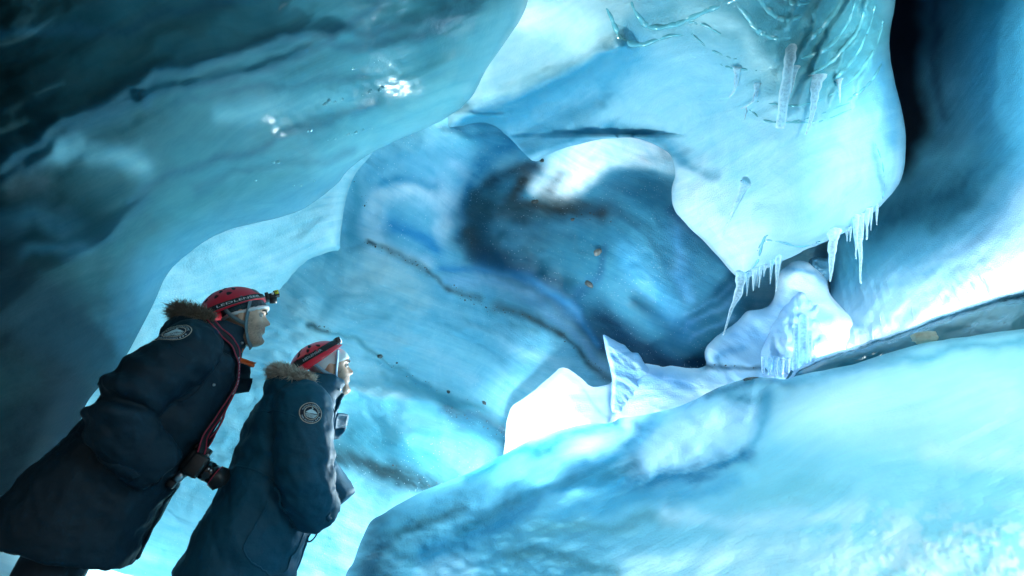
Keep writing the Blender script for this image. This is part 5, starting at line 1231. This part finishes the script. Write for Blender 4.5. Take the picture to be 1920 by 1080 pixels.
icicle([(1422, 158), (1412, 190), (1389, 204)], 9, 'sparkling icicle bent sharply left below the crooked one', group=GT, dz=-.03)
icicle([(1402, 200), (1396, 224)], 5, 'tiny spike under the sharply bent sparkling icicle', group=GT, dz=-.03)
icicle([(1491, 126), (1484, 174)], 9, 'short icicle tucked against the right of the cut off one', group=GT, dz=-.10)
icicle([(1400, 342), (1378, 388), (1354, 443)], 13, 'curled clear flake of ice hanging down the white face of the overhang', group=None, dz=-.03)

def vein(pts, w, name='ice_vein', sheet='ice_overhang', m=None, sink=.6):
    P = catmull(pts, 5, False); r = w / 2 / FPX * depth_at(sheet, *pts[0])
    Q = [un(x, y, depth_at(sheet, x, y) + r * sink) for x, y in P]
    o = link(name, rod(Q, [r * .5, r, r, r * .9, r * .5], int(pts[0][0]) % 89, 12, 3, .10), m or M_VEIN, OVER); return o
for pts, w in (([(1128, -10), (1150, 40), (1166, 74), (1200, 81), (1245, 68), (1300, 62)], 20), ([(1180, -10), (1200, 34), (1226, 50), (1270, 44), (1305, 28), (1350, 8), (1390, -8)], 24), ([(1275, 36), (1320, 45), (1352, 64)], 12),
               ([(1368, -5), (1400, 24), (1420, 54), (1452, 70), (1492, 68)], 20), ([(1420, -8), (1450, 28), (1482, 36), (1525, 22)], 18), ([(1450, -20), (1490, 8), (1530, 2)], 14), ([(1496, 84), (1530, 62), (1558, 30), (1580, -5)], 22),
               ([(1500, 110), (1550, 90), (1590, 40), (1606, -5)], 16), ([(1520, 140), (1566, 110), (1604, 60), (1624, 0)], 15), ([(1548, 160), (1590, 122), (1624, 66), (1640, 10)], 15), ([(1570, 170), (1610, 136), (1640, 90), (1654, 40)], 13), ([(1585, 190), (1626, 160), (1652, 120)], 11),
               ([(1405, 206), (1438, 226), (1472, 229), (1530, 216), (1592, 194)], 7), ([(1420, 190), (1466, 196), (1505, 196), (1560, 176), (1600, 150)], 6), ([(1470, 230), (1530, 228), (1596, 206)], 5), ([(1640, 268), (1652, 300), (1657, 340), (1655, 372)], 5),
               ([(1420, 470), (1440, 450), (1500, 462), (1540, 452)], 5), ([(1390, 516), (1420, 490), (1432, 450), (1440, 440)], 6), ([(1350, 120), (1380, 128), (1420, 132)], 7), ([(1300, 66), (1340, 96), (1380, 110)], 8)):
    vein(pts, w * .62)

ice_sheet('ice_fin', [(1131, 628), (1144, 634), (1158, 641), (1172, 648), (1184, 660), (1196, 662), (1203, 672), (1212, 686), (1226, 700), (1232, 740), (1205, 775), (1150, 775), (1146, 735), (1147, 708), (1141, 680), (1135, 652)],
    [(1132, 628, 4.42), (1160, 660, 4.3), (1200, 670, 4.35), (1150, 720, 4.2), (1220, 730, 4.2), (1180, 770, 4.05), (1150, 775, 4.05)], (.45, .66, .88), m=M_RIDGE, K=.06, Wd=9, step=2, flow=(28, 1), rough=.012, rscale=14, seed=71, jitter=1., back=.05, skirt=1,
    kind=None, label='pointed fin of ice standing on the ridge before the dark swirl', cat='ice fin', strokes=[([(1150, 665), (1185, 670), (1204, 676)], 3, (.2, .45, .7), .8), ([(1150, 690), (1190, 700), (1215, 705)], 4, (.25, .5, .78), .7), ([(1148, 650), (1175, 655)], 2.5, (.3, .5, .7), .6)])

def lump_disp(x, y): return -.06 * np.abs(fbm(x / 30, y / 34, 14, 3)) - .02 * fbm(x / 8, y / 11, 24, 3)
ice_sheet('frozen_cascade', [(1432, 640), (1446, 606), (1468, 572), (1490, 548), (1516, 545), (1540, 562), (1552, 600), (1562, 650), (1556, 705), (1520, 730), (1460, 730), (1428, 706), (1420, 670)],
    [(1450, 606, 4.25), (1500, 550, 4.35), (1540, 566, 4.35), (1500, 610, 4.1), (1550, 620, 4.1), (1480, 660, 3.9), (1430, 690, 3.9), (1540, 700, 3.75), (1500, 730, 3.72)],
    (.46, .68, .90), m=M_RIDGE, K=.16, Wd=20, step=3, flow=(80, 1), rough=.04, rscale=22, seed=81, jitter=4, dispfn=lump_disp, back=.1, kind=None,
    label='lumpy frozen cascade below the dark hole', cat='frozen cascade',
    strokes=[([(1490, 560), (1520, 560)], 5, (.8, .88, 1), .7), ([(1480, 600), (1530, 600)], 6, (.22, .46, .72), .6), ([(1450, 640), (1500, 650)], 9, (.75, .86, 1), .7)])
ice_sheet('ice_lump', [(1512, 500), (1520, 486), (1535, 481), (1552, 484), (1562, 500), (1560, 520), (1540, 530), (1518, 522)], [(1515, 500, 4.75), (1535, 484, 4.75), (1560, 500, 4.75), (1538, 506, 4.62), (1540, 528, 4.7)],
    (.05, .14, .2), m=M_DOME, K=.1, Wd=12, step=2, rough=.03, rscale=7, seed=91, jitter=2, back=.05, skirt=3, kind=None, label='dark knobbly lump of clear ice behind the frozen cascade', cat='ice lump', dispfn=lambda x, y: .03 * fbm(x / 6, y / 6, 3, 2))

def column(px, w, label):
    pts = [un(x, y, 3.78 - .1 * i) for i, (x, y) in enumerate(px)]; r = w / 2 / FPX * 3.75
    return tag(link('ice_column', rod(pts, [r * .8, r, r * .9, r, r * 1.1], int(px[0][0]), 12, 7, .12), M_CLEAR), label, 'ice column')
column([(1494, 608), (1492, 650), (1489, 706)], 9, 'left rim of the clear ice curtain below the frozen cascade')
column([(1507, 592), (1506, 640), (1505, 706)], 17, 'broad clear ice column in the middle of the curtain')
column([(1520, 622), (1519, 660), (1519, 704)], 8, 'thin right hand ice column of the clear curtain')
GF = 'short icicles along the foot of the ridge'
for i, (x, y0, y1, w, lab) in enumerate(((1432, 668, 700, 7, 'short icicle at the left end of the row under the ridge'), (1444, 672, 702, 8, 'second short icicle from the left under the ridge'), (1456, 670, 705, 7, 'third short icicle from the left under the ridge'),
                                         (1467, 674, 706, 9, 'wide short icicle in the row under the ridge'), (1478, 672, 708, 7, 'last short icicle before the clear ice curtain'))):
    r = w / 2 / FPX * 3.8; tag(link('icicle', rod([un(x, y0, 3.82), un(x - 1, (y0 + y1) / 2, 3.8), un(x - 1, y1, 3.78)], [r * 1.3, r, r * .8, r * .5], i + 5), M_CLEAR), lab, 'icicle', GF)
M_STRAND = glass_ice('strand_ice', (.82, .92, 1), .1, .7, (.85, .94, 1))
GS = 'frozen strands hanging along the bright flank'
def strands():
    rng = random.Random(5)
    k = 0
    for i in range(30):
        x0 = 1532 + i * 15 + rng.uniform(-4, 4); ytop = 655 - (x0 - 1540) * .44 - rng.uniform(-6, 14); L = rng.uniform(22, 48)
        d0 = depth_at('side_wall', x0, ytop); d1 = depth_at('side_wall', x0 - 6 + i * .8, ytop + L)
        r = rng.uniform(.8, 1.8) / FPX * d0
        Q = [un(x0, ytop, d0 + .004), un(x0 + i * .25, ytop + L * .5, (d0 + d1) / 2 - .002), un(x0 + i * .6, ytop + L, d1 - .01)]
        link('frozen_strand', rod(Q, [r * .3, r, r, r * .5], i + 11, 7, 4, .3), M_STRAND, SIDE)
strands()

def stone(px, size, label, sheet, flat=1., col=None, ang=0, dz=.0):
    x, y = px; d = depth_at(sheet, x, y) + dz; r = size / 2 / FPX * d
    bm = bmesh.new(); bmesh.ops.create_icosphere(bm, subdivisions=3, radius=1); s = int(x) % 53
    co = np.array([v.co[:] for v in bm.verts]); k = 1 + .35 * noise3(co, 1.3, s, 3) + .12 * noise3(co, 4, s + 4, 2)
    R = Matrix(((CR[0], CU[0], -CF[0]), (CR[1], CU[1], -CF[1]), (CR[2], CU[2], -CF[2])))
    for v, q in zip(bm.verts, k):
        p = v.co * float(q); p = Vector((round(p.x * 2.2) / 2.2 * .35 + p.x * .65, round(p.y * 2.2) / 2.2 * .35 + p.y * .65, p.z)); p = Vector((p.x, p.y * flat, p.z * .6))
        v.co = R @ (Matrix.Rotation(ang, 3, 'Z') @ p) * r
    o = link('stone', out(bm, 'stone'), col or M_STONE, smooth=False); o.location = Vector(un(x, y, d)); return tag(o, label, 'stone')
M_STONE = simple('dark_stone', (.06, .06, .055), .45, bump=.6, bscale=90, var=.6, vscale=40, coat=.3); M_STONEL = simple('pale_stone', (.50, .46, .36), .6, bump=.5, bscale=60, var=.3, vscale=30); M_STONED = simple('black_stone', (.02, .022, .022), .4, bump=.5, bscale=90, coat=.4)
stone((1121, 473), 17, 'grey stone frozen high in the blue swirl', 'cave_wall', .75, simple('grey_stone', (.16, .15, .13), .5, bump=.6, bscale=90, var=.5, vscale=40), .3)
stone((1107, 533), 22, 'dark split stone frozen lower in the blue swirl', 'cave_wall', .6, None, -.5)
stone((1003, 378), 14, 'ice glazed stone in the dirt band left of the swirl', 'cave_wall', .5, None, .1)
stone((1075, 412), 11, 'small stone at the right end of the dirt band', 'cave_wall', .5)
stone((906, 756), 11, 'small dark stone low on the wall, nearest the white ridge', 'cave_wall', .8, M_STONED)
stone((840, 735), 9, 'small dark stone low on the wall, left of its neighbour', 'cave_wall', .7, M_STONED)
stone((712, 668), 10, 'lone black pebble right of the shorter person', 'cave_wall', .7, M_STONED)
stone((1016, 301), 9, 'black chip under the edge of the white arch', 'cave_wall', .8, M_STONED, dz=-.12)
stone((1733, 633), 46, 'pale rounded stone wedged under the clear dark slab', 'clear_ice_slab', .52, M_STONEL, .12, -.10)
stone((1410, 712), 30, 'dark flat stone at the crest of the dome', 'ice_dome', .3, M_STONED, .1, .1)

def drops():  # tiny glossy spheres added to reflect the lamps as glints
    rng = random.Random(3); bm = bmesh.new()
    for cx, cy, n, sx in ((662, 127, 1, 2), (708, 112, 3, 7), (626, 190, 5, 22), (680, 176, 4, 20), (720, 165, 3, 14), (575, 243, 4, 9), (640, 255, 9, 28), (690, 243, 4, 10), (520, 303, 4, 14), (540, 320, 3, 14), (478, 338, 1, 4), (570, 345, 3, 20)):
        for _ in range(n):
            u = rng.uniform(-1, 1); x, y = cx + u * sx, cy - u * sx * .25 + rng.uniform(-3, 3); d = depth_at('cave_ceiling', x, y)
            r = rng.uniform(.005, .010); bmesh.ops.create_icosphere(bm, subdivisions=3, radius=r, matrix=Matrix.Translation(Vector(un(x, y, d + r * .72))))
    tag(link('glint_drops', out(bm, 'glint_drops'), M_DROP), 'small drops added on the ceiling ice to catch glints', 'glint drops', None, 'stuff')
M_DROP = simple('glint_drop', (.2, .45, .5), .04, coat=1.)
drops()

def grit():
    """sediment grains melted out along the dirty layers"""
    rng = random.Random(11); bm = bmesh.new()
    for pts, spread, n in (([(848, 542), (896, 566), (935, 582), (1030, 612), (1085, 660), (1150, 714)], 9, 170), ([(690, 455), (755, 482), (800, 506)], 7, 50), ([(960, 335), (1000, 385), (1070, 402), (1130, 402)], 14, 110), ([(875, 430), (890, 462)], 8, 30),
                            ([(840, 765), (880, 790), (945, 815)], 10, 60), ([(700, 665), (780, 710), (840, 740), (900, 760)], 12, 26), ([(660, 860), (760, 890), (850, 915)], 16, 60), ([(585, 606), (620, 622)], 4, 22), ([(660, 340), (690, 400)], 20, 12), ([(1340, 682), (1420, 692)], 4, 24)):
        P = catmull(pts, 10, False)
        for _ in range(n):
            k = rng.randrange(len(P)); x = P[k][0] + rng.gauss(0, spread * .6); y = P[k][1] + rng.gauss(0, spread * .45); sh = 'ice_ridge' if pts[0][0] == 1340 else 'cave_wall'
            d = depth_at(sh, x, y); r = .0025 + .009 * rng.random() ** 3
            bmesh.ops.create_icosphere(bm, subdivisions=1, radius=r, matrix=Matrix.Translation(Vector(un(x, y, d))) @ Matrix.Rotation(rng.random() * 6, 4, 'X') @ Matrix.Rotation(rng.random() * 6, 4, 'Z') @ Matrix.Diagonal((1, .6 + .4 * rng.random(), .5, 1)))
    tag(link('grit', out(bm, 'grit'), M_STONED, smooth=False), 'dark grit melted out along the dirty layers of the ice wall', 'grit', None, 'stuff')
grit()
